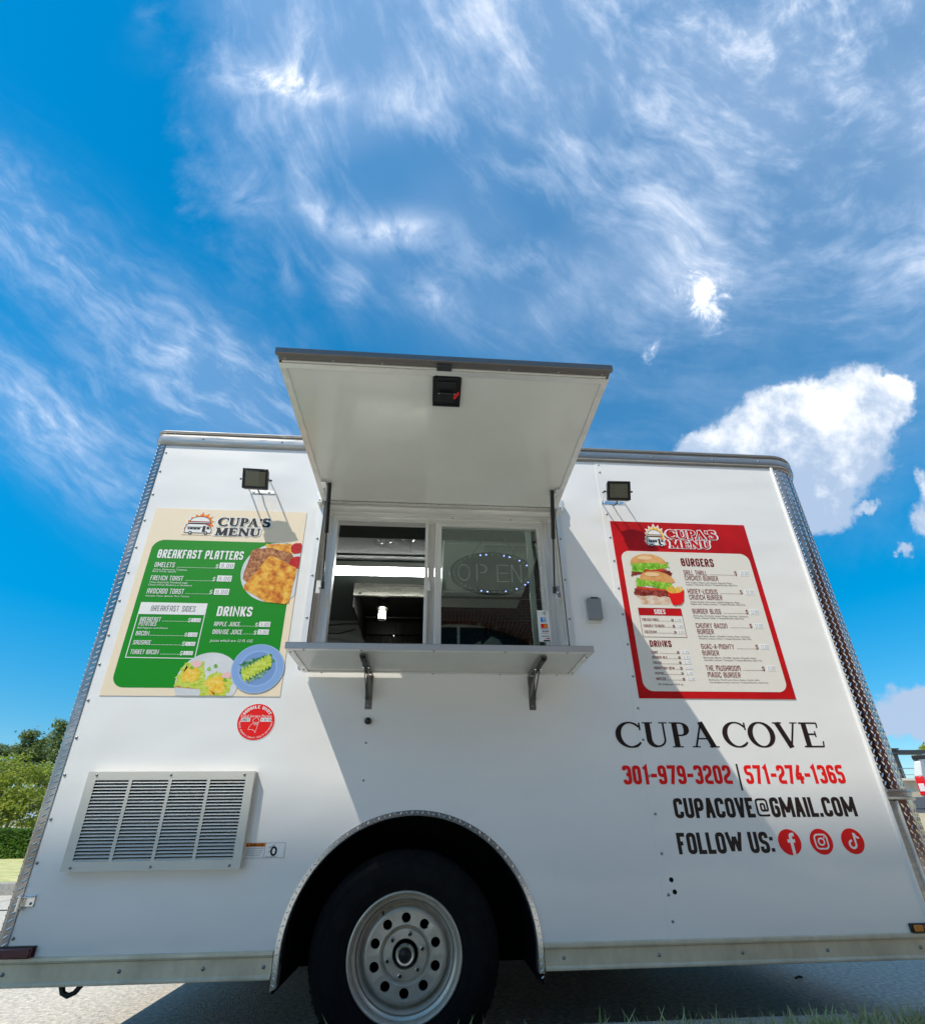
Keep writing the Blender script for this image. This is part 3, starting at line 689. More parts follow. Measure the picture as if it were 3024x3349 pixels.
# shell
MB().box(XL, XN - .03, YB - .012, YB, .36, 2.6).build('far_side_panel', M_PAINT, T)
MB().box(-1.525, -1.50, .02, YB, .30, 2.6).build('rear_wall', M_PAINT, T)
MB().box(XN - .04, XN - .015, .24, YB - .1, .30, 2.6).build('front_wall', M_PAINT, T)
rp = [(-1.52, .02), (1.79, .02)] + [(1.79 + .2 * math.sin(a), .22 - .2 * math.cos(a)) for a in np.linspace(.1, PI / 2, 8)] + [(1.99, YB - .02), (-1.52, YB - .02)]
MB().add([(x, y, 2.60) for x, y in rp] + [(x, y, 2.66) for x, y in rp], [tuple(range(len(rp) - 1, -1, -1)), tuple(range(len(rp), 2 * len(rp)))] + [(i, (i + 1) % len(rp), (i + 1) % len(rp) + len(rp), i + len(rp)) for i in range(len(rp))]).build('roof', M_ALU, T)
MB().box(-1.50, XN - .05, .47, YB - .02, .30, .36).box(-1.50, AC[0] - AR - .02, .02, .47, .30, .36).box(AC[0] + AR + .02, XN - .1, .02, .47, .30, .36).build('floor', M_UNDER, T)
MB().box(-1.46, 1.94, .47, YB - .08, .3605, .372).box(-1.46, AC[0] - AR - .03, .12, .47, .3605, .372).box(AC[0] + AR + .03, 1.94, .12, .47, .3605, .372).build('inner_floor', mat('floor_plate', (.60, .60, .57), .5), T)
MB().box(-1.15, 1.25, 1.42, 2.0, .055, .299).build('added_light_blocker', M_UNDER, T, bevel=.02)  # unseen box added below the floor to stop light from the far side
for x in (-1.3, 1.5): MB().box(x, x + .05, .30, YB - .06, .2925, .2995).build('crossmember', M_UNDER, T)
MB().tube([(AC[0], .28, .33), (AC[0], YB - .25, .33)], .038, 12).build('axle', M_UNDER, T)
# inner lining
nx0, nx1 = AC[0] - AR - .02, AC[0] + AR + .02
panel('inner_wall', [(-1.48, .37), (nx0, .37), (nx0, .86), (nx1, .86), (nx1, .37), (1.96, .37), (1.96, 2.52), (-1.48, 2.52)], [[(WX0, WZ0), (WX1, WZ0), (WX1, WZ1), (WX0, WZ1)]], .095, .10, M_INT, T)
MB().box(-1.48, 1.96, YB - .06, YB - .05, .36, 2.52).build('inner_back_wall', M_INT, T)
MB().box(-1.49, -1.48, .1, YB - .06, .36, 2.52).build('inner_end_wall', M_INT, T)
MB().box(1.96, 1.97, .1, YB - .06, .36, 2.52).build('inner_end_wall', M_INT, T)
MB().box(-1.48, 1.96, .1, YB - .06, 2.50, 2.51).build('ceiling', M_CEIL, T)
# wheel well
well = MB(); pr = [(AR + .004, .008), (AR + .004, .44)]
well.lathe((AC[0], 0, AC[1]), pr, 40, a0=0, a1=PI); well.box(AC[0] - AR - .01, AC[0] + AR + .01, .44, .45, .235, .84)
well.box(AC[0] - AR - .006, AC[0] - AR, .008, .44, .25, AC[1]).box(AC[0] + AR, AC[0] + AR + .006, .008, .44, .25, AC[1])
well.build('wheel_well', M_BLACKM, T)
# arch trim of tread plate
rings = [(.4635, -.001), (.4635, -.004), (.447, -.005), (.444, -.002), (.444, .035)]
n = 64; tv = []; tf = []
def archpt(t, r_, y):
    """t 0..1 along the trim, straight feet below the axle line"""
    a = PI * (1.0 - t)
    return (AC[0] + r_ * math.cos(a), y, AC[1] + r_ * math.sin(a))
for i in range(n + 1):
    tv += [archpt(i / n, r_, y) for r_, y in rings]
foot = [(AC[0] - r_, y, .268 + (r_ - .444) * -.5) for r_, y in rings]; foot2 = [(AC[0] + r_, y, .285) for r_, y in rings]
tv = foot + tv + foot2; k = len(rings)
for i in range(n + 2):
    for j in range(k - 1): a = i * k + j; tf.append((a, a + 1, a + k + 1, a + k))
at = mesh_obj('wheel_arch_trim', tv, tf, mat('arch_trim_plate', (.66, .65, .63), .22, .9), T, smooth=35)
def lug(mb, P, N_, D, L=.011, Wd=.0032, H=.0014):
    """lozenge lug on a surface: centre, normal, long direction"""
    P, N_, D = Vector(P), Vector(N_).normalized(), Vector(D).normalized(); X = N_.cross(D)
    vs = [P - D * L - N_ * .0002, P - D * L * .4 + X * Wd - N_ * .0002, P + D * L * .4 + X * Wd - N_ * .0002, P + D * L - N_ * .0002, P + D * L * .4 - X * Wd - N_ * .0002, P - D * L * .4 - X * Wd - N_ * .0002, P - D * L * .5 + N_ * H, P + D * L * .5 + N_ * H]
    mb.add(vs, [(0, 1, 6), (1, 2, 7, 6), (2, 3, 7), (3, 4, 7), (4, 5, 6, 7), (5, 0, 6)])
lm = MB()
for i in range(68):
    a = PI * (i + .5) / 68; rr_ = .4555; s_ = 1 if i % 2 else -1
    p_ = Vector((AC[0] + rr_ * math.cos(a), -.0052, AC[1] + rr_ * math.sin(a))); rad = Vector((math.cos(a), 0, math.sin(a))); tan = Vector((-math.sin(a), 0, math.cos(a)))
    lug(lm, p_, (0, -1, 0), rad * .8 + tan * .6 * s_, .0070, .0018, .0011)
for zz in np.arange(.275, .345, .02):
    for sx in (-1, 1): lug(lm, (AC[0] + sx * .4555, -.0052, zz), (0, -1, 0), (.8, 0, .6 * sx), .0070, .0018, .0011)
lm.build('tread_lugs', M_LUG, at, kind='stuff')
# corner and nose plates
arcn = [(1.80 + .22 * math.sin(a), .22 - .22 * math.cos(a), math.sin(a), -math.cos(a)) for a in np.linspace(0, PI / 2, 15)]
nose = [(1.786, 0, 0, -1)] + arcn + [(2.02, 1.90, 1, 0)] + [(1.80 + .22 * math.cos(a), 1.90 + .22 * math.sin(a), math.cos(a), math.sin(a)) for a in np.linspace(.1, PI / 2, 8)]
nz = MB().sweep([(.001, .872), (.001, 2.588)], nose).build('nose_plate', M_TREAD, T, smooth=30)
sg = MB().sweep([(.012, .374), (.012, .838)], [(1.834, .0034, .15, -.99)] + [q for q in nose[2:]]).build('stone_guard', M_TREAD, T, smooth=30)
def nose_at(s):
    if s < 0: return Vector((1.80 + s, 0, 0)), Vector((0, -1, 0)), Vector((1, 0, 0))
    if s < .22 * PI / 2:
        a = s / .22; return Vector((1.80 + .22 * math.sin(a), .22 - .22 * math.cos(a), 0)), Vector((math.sin(a), -math.cos(a), 0)), Vector((math.cos(a), math.sin(a), 0))
    return Vector((2.02, .22 + s - .22 * PI / 2, 0)), Vector((1, 0, 0)), Vector((0, 1, 0))
def nose_lugs(z0, z1, out, s0, parent):
    mb = MB(); i = 0; z = z0
    while z < z1:
        s = s0 + (.0085 if i % 2 else 0); j = 0
        while s < .62:
            P, N_, Tn = nose_at(s); d = 1 if (i) % 2 else -1
            lug(mb, P + N_ * out + Vector((0, 0, z)), N_, Tn * .72 + Vector((0, 0, d * .95)), .0125, .0036, .0021); s += .034
            j += 1
        z += .0165; i += 1
    mb.build('tread_lugs', M_LUG, parent, kind='stuff')
nose_lugs(.885, 2.575, .001, .004, nz); nose_lugs(.385, .83, .012, .045, sg)
cp = MB().sweep([(0, .374), (0, 2.588)], [(-1.486, -.003, 0, -1), (-1.513, -.003, 0, -1)] + [(-1.513 - .016 * math.sin(a), .013 - .016 * math.cos(a), -math.sin(a), -math.cos(a)) for a in np.linspace(.2, PI / 2, 6)] + [(-1.529, .09, -1, 0)]).build('corner_post', M_TREAD, T, smooth=30)
mb = MB(); mb3 = MB(); i = 0
for zz in np.arange(.385, 2.58, .0235):
    d = 1 if i % 2 else -1
    lug(mb, (-1.4985 + .0015 * d, -.003, zz), (0, -1, 0), (.85, 0, .55 if i % 2 == 0 else .55), .0135, .0030, .0020)
    lug(mb3, (-1.5205, -.0008, zz + .012), (-.45, -.9, 0), (.6, 0, -.8), .008, .0026, .0012)
    i += 1
mb3.build('edge_lugs', mat('dull_lug_metal', (.32, .31, .30), .5, .7), cp, kind='stuff')
mb.build('tread_lugs', M_LUG, cp, kind='stuff')
MB().box(1.779, 1.7935, -.011, .004, .374, 2.583).build('corner_trim', mat('white_trim', (.80, .80, .78), .35, coat=.3), T, bevel=.003)
band = [(1.788, 0, 0, -1)] + arcn[1:] + [(2.02, 1.9, 1, 0)]
MB().sweep([(.002, .836), (.022, .838), (.024, .846), (.016, .850), (.016, .866), (.024, .869), (.022, .877), (.002, .879)], band).build('nose_band', M_ROOFR, T, smooth=30)
MB().box(1.7945, 1.822, -.004, .004, .374, .834).build('nose_channel', M_ROOFR, T)
MB().box(1.8225, 1.830, -.013, .004, .374, .834).build('channel_edge', M_ALUV, T, bevel=.002)
# roof rail and bottom rail
ray_ = [(-1.53, .6, -1, 0), (-1.53, .03, -1, 0)] + [(-1.50 - .03 * math.cos(a), .03 - .03 * math.sin(a), -math.cos(a), -math.sin(a)) for a in np.linspace(.2, PI / 2, 6)] + [(1.80, 0, 0, -1)] + arcn[1:] + [(2.02, 1.9, 1, 0)]
prof = [(.0, 2.578), (.006, 2.580), (.010, 2.590), (.014, 2.594), (.017, 2.604), (.017, 2.632), (.013, 2.640), (.006, 2.642), (.006, 2.652), (.014, 2.654), (.018, 2.660), (.014, 2.668), (.0, 2.676), (-.06, 2.678)]
MB().sweep(prof, ray_).build('roof_rail', M_ROOFR, T, smooth=25)
prof = [(-.02, .374), (.004, .3745), (.010, .371), (.011, .363), (.009, .357), (.0025, .354), (.002, .306), (.010, .303), (.013, .300), (.013, .294), (.008, .2915), (-.02, .2915)]
rear_path = [(-1.53, 1.9, -1, 0), (-1.53, .03, -1, 0)] + [(-1.50 - .03 * math.cos(a), .03 - .03 * math.sin(a), -math.cos(a), -math.sin(a)) for a in np.linspace(.2, PI / 2, 6)] + [(AC[0] - .4665, 0, 0, -1)]
MB().sweep(prof, rear_path).build('bottom_rail', M_RAIL, T, smooth=25)
MB().sweep(prof, [(AC[0] + .4665, 0, 0, -1), (1.80, 0, 0, -1)] + arcn[1:] + [(2.02, 1.9, 1, 0)]).build('bottom_rail', M_RAIL, T, smooth=25)
# screws
dome = [(0.0001, -.0042), (.003, -.0036), (.0052, -.0018), (.0058, 0), (.0001, 0)]
sc = MB().lathe((XL + .012, -.0002, 2.53), dome, 10).build('screw', M_DARKSCREW, T, smooth=60)
SCO = Vector((XL + .012, -.0002, 2.53))
# screws use one mesh whose vertices sit at the origin
off = SCO - wloc(T)
for v in sc.data.vertices: v.co = v.co - off
sc.location = off
def screw(x, y, z, s=1.0, parent=None):
    o = sc.copy(); C.objects.link(o); o.parent = parent or T; o.location = Vector((x, y, z)) - wloc(parent or T); o.scale = (s, s, s); return o
for z in (2.408, 2.265, 2.112, 1.960, 1.827, 1.684, 1.520, 1.389, 1.237, 1.088, .949, .795, .652, .427): screw(-1.475, -.0002, z)
for z in (2.509, 2.375, 2.234, 2.090, 1.953, 1.800, 1.661, 1.510, 1.358, 1.215, 1.081, .936, .792, .651, .513, .428): screw(.797, -.0018, z)
for x in (-1.473, -1.110, -.842, -.645, .382, .727, 1.036, 1.359, 1.721): screw(x, -.0024, .328, 1.15)
for z in (2.033, 1.831, 1.616): screw(-.655, -.0062, z)
for z in (2.069, 1.837, 1.630): screw(.538, -.0062, z)
for z in (1.222, 1.068, .924): screw(-.356, -.0002, z, .8)
for x in (-1.3, -.9, -.5, .75, 1.1, 1.45, 1.72): screw(x, -.017, 2.617, .9)
screw(.797, -.0018, 2.56, .8)
sc.scale = (1, 1, 1)
# small fittings on the side
MB().lathe((-.353, 0, 1.155), [(.0001, -.026), (.007, -.0245), (.0125, -.019), (.0148, -.011), (.0135, -.003), (.009, 0), (.0001, .001)], 20).build('rubber_knob', M_BLACK, T, smooth=50)
for z in (.562, .522): MB().lathe((.8175 if z > .55 else .823, -.0017, z), [(.0085, 0), (.0085, -.0006), (.0001, -.0007)], 18).build('drain_hole', M_BLACKM, T)
mk = MB().box(-1.502, -1.396, -.022, 0, .372, .402).build('marker_light', mat('red_lens_dark', (.10, .004, .006), .22, coat=.5), T, bevel=.004); mk['label'] = 'dark red marker light at the rear'
MB().box(-1.508, -1.392, -.006, 0, .3745, .406).build('marker_base', M_BLACK, mk)
am = MB().box(1.703, 1.80, -.012, 0, .3745, .404).build('marker_light', M_BLACK, T, bevel=.003); am['label'] = 'amber marker light at the front'
M_AMB = mat('amber_lens', (.62, .20, .015), .25, coat=.5, bump=.2, bump_scale=300)
MB().box(1.710, 1.744, -.019, -.012, .379, .400).build('lens', M_AMB, am, bevel=.002)
MB().box(1.746, 1.795, -.019, -.012, .379, .400).build('lens', mat('amber_lens_dark', (.13, .04, .008), .25, coat=.5), am, bevel=.002)
ck = MB().box(-1.478, -1.442, -.004, 0, .518, .553).box(-1.478, -1.442, -.016, -.012, .546, .550).box(-1.492, -1.474, -.014, 0, .512, .546).build('door_catch', M_CHROME, T, bevel=.0015)
MB().tube([(-1.483, -.017, .506), (-1.483, -.017, .552)], .005, 10).build('pin', M_CHROME, ck, smooth=40); screw(-1.452, -.004, .528, .8, ck)
# tie ring hanging below the rear rail
MB().tube([(-1.315, .05, .295), (-1.300, .05, .262), (-1.282, .05, .254), (-1.262, .05, .262), (-1.238, .05, .295)], .0085, 8).build('tie_down_hook', M_IRON, T, smooth=40)
# outlet box
pb = MB().box(.617, .688, -.008, 0, 1.612, 1.735).build('power_outlet', M_WHITEP, T, bevel=.002)
MB().box(.6255, .690, -.034, -.0082, 1.624, 1.732).build('cover', M_GREYP, pb, bevel=.004)
MB().box(.640, .676, -.037, -.034, 1.726, 1.7315).build('hinge', M_BLACK, pb)
# vent
gv = MB(); gx0, gx1, gz0, gz1, gy = -1.372, -.765, .6237, .957, -.03
cols = [tuple(wall_k(x, 0, gy)[0] for x in c_) for c_ in ((-1.371, -1.237), (-1.2245, -1.0915), (-1.0795, -.949), (-.937, -.806))]
cols[0] = (cols[0][0] + .012, cols[0][1]); sz0, sz1 = .655, .9265
holes = [[(a, sz0), (b, sz0), (b, sz1), (a, sz1)] for a, b in cols]
vg = panel('vent_grille', [(gx0, gz0), (gx1, gz0), (gx1, gz1), (gx0, gz1)], holes, gy, gy + .002, M_VENT, T)
MB().box(gx0, gx0 + .003, gy + .002, 0, gz0, gz1).box(gx1 - .003, gx1, gy + .002, 0, gz0, gz1).box(gx0 + .003, gx1 - .003, gy + .002, 0, gz1 - .003, gz1).box(gx0 + .003, gx1 - .003, gy + .002, 0, gz0, gz0 + .003).build('rim', M_VENT, vg)
MB().box(gx0 + .004, gx1 - .004, -.003, -.001, gz0 + .004, gz1 - .004).build('backing', M_BLACKM, vg)
dzs = (sz1 - sz0) / 24; base_s = None
for a, b in cols:
    for i in range(24):
        z = sz0 + dzs * (i + .5)
        if base_s is None or abs((b - a) - bw) > 1e-4:
            bw = b - a; vs = [(0, -.001, -.0040), (bw, -.001, -.0040), (bw, .0095, .0024), (0, .0095, .0024)]; vs += [(x, y + .0004, z_ - .0009) for x, y, z_ in vs]
            me = bpy.data.meshes.new('slat'); me.from_pydata(vs, [], [(0, 1, 2, 3), (7, 6, 5, 4), (0, 4, 5, 1), (2, 6, 7, 3), (0, 3, 7, 4), (1, 5, 6, 2)]); me.materials.append(M_SLAT); base_s = me
        o = bpy.data.objects.new('slat', base_s); C.objects.link(o); o.parent = vg; o.location = Vector((a, gy, z)) - wloc(vg)
for x in (-1.359, -1.087, -.813):
    for z in (.948, .634): q_ = wall_k(x, z, gy); screw(q_[0], gy - .0002, q_[1], .85, vg)

# wheel
WC = (-.174, 0, .338); wh = bpy.data.objects.new('wheel', None); C.objects.link(wh); wh.parent = T; wh.location = Vector((WC[0], .1, WC[2])) - wloc(T)
tp = [(.200, .045), (.206, .034), (.225, .026), (.258, .022), (.285, .026), (.305, .034), (.322, .046), (.333, .058), (.3385, .072)]
for k_ in range(5): y_ = .082 + k_ * .028; tp += [(.340, y_), (.340, y_ + .020), (.333, y_ + .0215), (.333, y_ + .0265)]
tp += [(.3385, .225), (.325, .24), (.26, .25), (.20, .235), (.20, .05)]
ty = MB().lathe(WC, tp, 96).build('tyre', M_RUBBER, wh, smooth=30)
mb = MB()
for k_ in range(64):
    a = 2 * PI * k_ / 64; ca, sa = math.cos(a), math.sin(a); pts = []
    mb.bar((WC[0] + .318 * ca, .0440, WC[2] + .318 * sa), (WC[0] + .337 * ca, .0640, WC[2] + .337 * sa), .011, .004, up=(ca, -1, sa))
mb.build('tread_blocks', M_RUBBER, ty, kind='stuff')
for r_ in (.232, .296): MB().lathe(WC, [(r_ - .0015, .0275 if r_ > .25 else .0255), (r_, .0235 if r_ < .25 else .0275), (r_ + .0015, .0275)], 96).build('sidewall_rib', M_RUBBER, ty)
rimp = [(.2035, .046), (.2035, .036), (.2015, .031), (.197, .030), (.193, .034), (.190, .044), (.188, .052), (.185, .050), (.180, .052), (.1755, .056), (.1735, .070), (.1715, .064), (.166, .072), (.1615, .080), (.158, .092), (.1545, .094), (.152, .088), (.149, .074), (.146, .069), (.141, .066), (.1375, .0655)]
RA, RB_ = .1375, .0915; YD = .0655
rm = MB().lathe(WC, rimp, 96)
# disc with ten round holes
for k_ in range(10):
    ac = PI / 2 + 2 * PI * k_ / 10; hc = .1135; hr = .0165; cx2, cz2 = hc * math.cos(ac), hc * math.sin(ac); a0, a1 = ac - PI / 10, ac + PI / 10
    outer = [(RA, a0 + (a1 - a0) * i / 8) for i in range(9)] + [(RA + (RB_ - RA) * i / 7, a1) for i in range(1, 7)] + [(RB_, a1 - (a1 - a0) * i / 8) for i in range(9)] + [(RB_ + (RA - RB_) * i / 7, a0) for i in range(1, 7)]
    O = [(r_ * math.cos(a), r_ * math.sin(a)) for r_, a in outer]
    I = []
    for x_, z_ in O: d = math.atan2(z_ - cz2, x_ - cx2); I.append((cx2 + hr * math.cos(d), cz2 + hr * math.sin(d)))
    vs = [(WC[0] + x_, YD, WC[2] + z_) for x_, z_ in O] + [(WC[0] + x_, YD + .001, WC[2] + z_) for x_, z_ in I] + [(WC[0] + x_, YD + .012, WC[2] + z_) for x_, z_ in I]
    m_ = len(O); rm.add(vs, [(i, (i + 1) % m_, (i + 1) % m_ + m_, i + m_) for i in range(m_)] + [(i + m_, (i + 1) % m_ + m_, (i + 1) % m_ + 2 * m_, i + 2 * m_) for i in range(m_)])
rm.lathe(WC, [(.0915, .0655), (.088, .069), (.0855, .078), (.083, .082), (.079, .0795), (.077, .076), (.048, .0755), (.046, .078), (.046, .11)], 96)
rmo = rm.build('rim', M_RIM, wh, smooth=38)
MB().lathe(WC, [(.160, .13), (.0001, .13)], 48).build('brake_drum', M_BLACKM, wh)
for k_ in range(6):
    a = math.radians(16 + 60 * k_); c_ = (WC[0] + .0640 * math.cos(a), 0, WC[2] + .0640 * math.sin(a))
    MB().lathe(c_, [(.0105, .0755), (.0105, .070), (.0085, .062), (.0066, .0605), (.0062, .066)], 6).build('lug_nut', M_CHROME, wh); MB().lathe(c_, [(.0062, .0655), (.0001, .0655)], 8).build('stud_end', M_BLACK, wh)
hb = MB().lathe(WC, [(.0345, .10), (.0345, .064), (.0335, .056), (.0295, .0515), (.0245, .052), (.0215, .056), (.021, .066)], 40).build('hub_cap', M_CHROME, wh, smooth=40)
MB().lathe(WC, [(.021, .062), (.012, .060), (.0085, .0585), (.0001, .0585)], 30).build('grease_plug', M_BLACK, hb, smooth=40)
MB().tube([(WC[0] - .083, .040, WC[2] + .129), (WC[0] - .085, .060, WC[2] + .133)], .0042, 8).build('valve_stem', M_BLACK, wh, smooth=40)
cxs = WC[0] + .078; czs = WC[2] + .082
MB().flat([(cxs, czs + .004), (cxs + .012, czs + .016), (cxs + .024, czs + .004), (cxs + .012, czs - .008)], .0648).build('balance_sticker', P_TAN, wh)

# ------------------------------------------------------------------ serving window
wf = MB().box(-.668, WX0, -.006, -.0003, 1.385, 2.285).box(WX1, .553, -.006, -.0003, 1.385, 2.285).box(WX0, WX1, -.006, -.0003, 2.27, 2.285)
wf.box(WX0 - .003, WX0, 0.0, .06, 1.40, 2.272).box(WX1, WX1 + .003, 0.0, .06, 1.40, 2.272).box(WX0, WX1, .0, .06, 2.27, 2.273)
wf = wf.build('window_frame', M_ALUV, T)
for x0, x1 in ((WX0 + .001, -.579), (.445, WX1 - .001)):
    MB().box(x0, x1, .058, .10, 1.40, 2.269).build('jamb', M_ALUV, wf)
    MB().box(x0 + .012, x0 + .018, .046, .0578, 1.40, 2.22).box(x0 + .036, x0 + .040, .052, .0578, 1.40, 2.22).build('jamb_rib', M_ALUV, wf)
hr_ = MB().box(-.579, .445, .058, .10, 2.186, 2.269).build('head_rail', M_ALU, wf)
MB().box(WX0 + .002, WX1 - .002, .020, .0575, 2.250, 2.2695).build('head_step', M_ALU, wf)
MB().box(WX0 + .002, WX1 - .002, .038, .0575, 2.226, 2.2495).build('head_step', M_ALU, wf)
MB().box(-.60, .47, .050, .0575, 2.205, 2.2255).build('head_step', M_ALU, wf, bevel=.002)
MB().box(-.579, .445, .052, .10, 1.395, 1.425).build('sill', M_ALU, wf)
MB().box(-.138, -.1215, .050, .098, 1.42, 2.188).build('stile', M_ALUV, wf, bevel=.002)
MB().box(-.121, -.0885, .086, .098, 1.42, 2.186).build('stile', M_ALUV, wf)
ss = MB().box(-.088, -.0555, .048, .084, 1.42, 2.186).build('stile', M_ALUV, wf, bevel=.002)
MB().box(-.0552, .4448, .052, .080, 2.168, 2.186).box(-.0552, .4448, .052, .080, 1.425, 1.44).box(.434, .4448, .052, .080, 1.44, 2.168).build('sash_edge', M_ALU, wf)
MB().box(-.122, -.108, .036, .050, 1.790, 1.835).build('latch', M_WHITEP, wf, bevel=.003)
MB().box(.385, .412, .086, .104, 1.42, 2.18).build('rear_stile', M_ALUV, wf)
MB().box(-.0555, .434, .0640, .0668, 1.44, 2.168).build('window_pane', M_GLASS, wf)
MB().box(-.07, .385, .0930, .0955, 1.43, 2.17).build('window_pane', M_GLASS2, wf)
for x in (.0, .30): screw(x, .0498, 2.215, .7, wf)
hb_ = MB().box(-.676, .570, -.030, -.0065, 2.262, 2.290).build('hatch_hinge', M_ALU, T, bevel=.002)
for x0, x1 in ((-.672, -.648), (.532, .560)):
    bk = MB().box(x0, x1, -.034, -.0302, 2.226, 2.29).box(x0, x1, -.0302, -.0065, 2.226, 2.2615).build('corner_bracket', M_ALUV, T, bevel=.0015); screw((x0 + x1) / 2, -.0342, 2.24, .8, bk)

# hatch: level, hinged at the head of the window
HX0, HX1, HY0, HY1, HZ = -.650, .530, -.832, -.030, 2.238
ht = MB().box(HX0 + .012, HX1 - .012, HY0 + .03, HY1, HZ + .004, HZ + .023).build('hatch', M_HATCH, T); ht['label'] = 'raised serving hatch with off-white liner and aluminium edging'
MB().box(HX0 + .010, HX1 - .010, HY0 + .028, HY1, HZ + .0235, HZ + .027).build('hatch_skin', M_PAINT, ht)
MB().box(HX0, HX0 + .024, HY0 + .055, HY1, HZ, HZ + .0035).box(HX0, HX0 + .003, HY0 + .03, HY1, HZ + .0037, HZ + .028).build('edge_strip', M_ALUV, ht)
MB().box(HX1 - .024, HX1, HY0 + .055, HY1, HZ, HZ + .0035).box(HX1 - .003, HX1, HY0 + .03, HY1, HZ + .0037, HZ + .028).build('edge_strip', M_ALUV, ht)
MB().box(HX0, HX1, HY0 + .036, HY0 + .0545, HZ - .001, HZ + .003).build('edge_strip', M_ALU, ht)
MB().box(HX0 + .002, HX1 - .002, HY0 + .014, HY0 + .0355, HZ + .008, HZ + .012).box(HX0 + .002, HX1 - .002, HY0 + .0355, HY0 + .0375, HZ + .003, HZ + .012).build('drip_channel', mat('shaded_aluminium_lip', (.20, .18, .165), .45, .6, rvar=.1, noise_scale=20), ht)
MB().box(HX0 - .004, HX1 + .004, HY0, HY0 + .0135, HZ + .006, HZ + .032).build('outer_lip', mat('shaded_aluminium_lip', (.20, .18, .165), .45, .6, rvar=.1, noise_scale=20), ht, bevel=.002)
for x in (-.625, -.46, -.29, .16, .34, .50): screw(x, HY0 + .024, HZ + .0078, .8, ht).rotation_euler = (PI / 2, 0, 0)
lt = MB().box(-.098, -.045, HY0 + .010, HY0 + .034, HZ - .004, HZ + .0078).build('hatch_latch', M_IRON, ht, bevel=.002)
# square light under the hatch
hx, hy = -.0595, -.7095
hl = MB(); pts = rrect(-.0525, .0525, -.064, .064, .012)
nn_ = len(pts); hl.add([(hx + a, hy + b, HZ - .001) for a, b in pts] + [(hx + a, hy + b, HZ + .004) for a, b in pts], [tuple(range(nn_)), tuple(range(2 * nn_ - 1, nn_ - 1, -1))] + [(i, (i + 1) % nn_, (i + 1) % nn_ + nn_, i + nn_) for i in range(nn_)])
for a0, a1, b0, b1 in ((-.052, -.046, -.055, .055), (.046, .052, -.055, .055), (-.052, .052, -.063, -.057), (-.052, .052, .057, .063)): hl.box(hx + a0, hx + a1, hy + b0, hy + b1, HZ - .007, HZ - .001)
hl = hl.build('latch_recess', M_BLACK, T); hl['label'] = 'square black latch tray under the hatch with a painted red reflection'
MB().box(hx - .027, hx + .027, hy - .002, hy + .022, HZ - .012, HZ - .0012).build('handle', M_BLACK, hl, bevel=.003)
MB().box(hx - .034, hx + .034, hy - .045, hy - .014, HZ - .006, HZ - .0012).build('handle_plate', M_BLACK, hl, bevel=.003)
MB().add([(hx + .022, hy + .018, HZ - .009), (hx + .044, hy - .012, HZ - .009), (hx + .046, hy + .0, HZ - .013), (hx + .030, hy + .024, HZ - .013)], [(0, 1, 2, 3)]).build('red_reflection', mat('red_reflection', (.7, .01, .01), .35), hl)  # small red sheet painted in as a reflection on the black unit
for dx in (-.029, .029): MB().lathe((hx + dx, hy + .0, 0), [(.0030, HZ - .0125), (.0001, HZ - .0138)], 8, axis='z').build('rivet', M_CHROME, hl)
# struts
for (b_, t_) in (((-.600, -.014, 1.766), (-.588, -.165, 2.236)), ((.478, -.014, 1.767), (.470, -.168, 2.236))):
    b_, t_ = Vector(b_), Vector(t_); mid = b_ + (t_ - b_) * .52
    st = MB().tube([mid, t_], .0098, 14).build('gas_strut', M_BLACK, T, smooth=40)
    MB().tube([b_, mid], .0040, 10).build('rod', mat('dark_rod', (.05, .05, .05), .25, .8), st, smooth=40)
    MB().tube([b_ - (t_ - b_).normalized() * .008, b_ + (t_ - b_).normalized() * .024], .0082, 10).build('end_fitting', M_BLACK, st, smooth=40)
    sx = -1 if b_.x < 0 else 1
    mbk = MB().box(min(b_.x + sx * .010, b_.x + sx * .030), max(b_.x + sx * .010, b_.x + sx * .030), -.012, -.0065, 1.735, 1.80).bar(b_, b_ + Vector((sx * .02, 0, 0)), .008, .008).build('mount', M_WHITEP if sx < 0 else M_CHROME, st, bevel=.002)
    MB().bar(t_, t_ + Vector((sx * .034, 0, 0)), .008, .008).box(min(t_.x + sx * .014, t_.x + sx * .036), max(t_.x + sx * .014, t_.x + sx * .036), t_.y - .02, t_.y + .02, HZ - .012, HZ - .0012).build('mount', M_CHROME, st)

# shelf
SX0, SX1, SY0, SY1, SZ0, SZ1 = -.636, .522, -.310, -.0165, 1.357, 1.382
sh = MB().box(SX0 + .003, SX1 - .003, SY0 + .003, SY1, SZ0 + .004, SZ1 - .0015).build('serving_shelf', M_LINER, T)
MB().box(SX0, SX1, SY0, SY0 + .0028, SZ0 + .0, SZ1).box(SX0, SX1, SY0, SY1, SZ1 - .0012, SZ1).build('shelf_top', mat('brushed_shelf_edge', (.58, .54, .50), .42, .45, col2=(.50, .47, .44), noise_scale=7, stretch=(1, 1, 8), rvar=.1), sh)
MB().box(SX0, SX1, SY0 + .003, SY0 + .020, SZ0, SZ0 + .0035).build('shelf_trim', M_ALU, sh)
MB().box(SX0, SX1, SY1 - .012, SY1, SZ0, SZ0 + .0035).build('shelf_trim', M_ALU, sh)
MB().box(SX0, SX0 + .024, SY0 + .020, SY1 - .012, SZ0, SZ0 + .0035).build('shelf_trim', M_ALU, sh)
MB().box(SX1 - .024, SX1, SY0 + .020, SY1 - .012, SZ0, SZ0 + .0035).build('shelf_trim', M_ALU, sh)
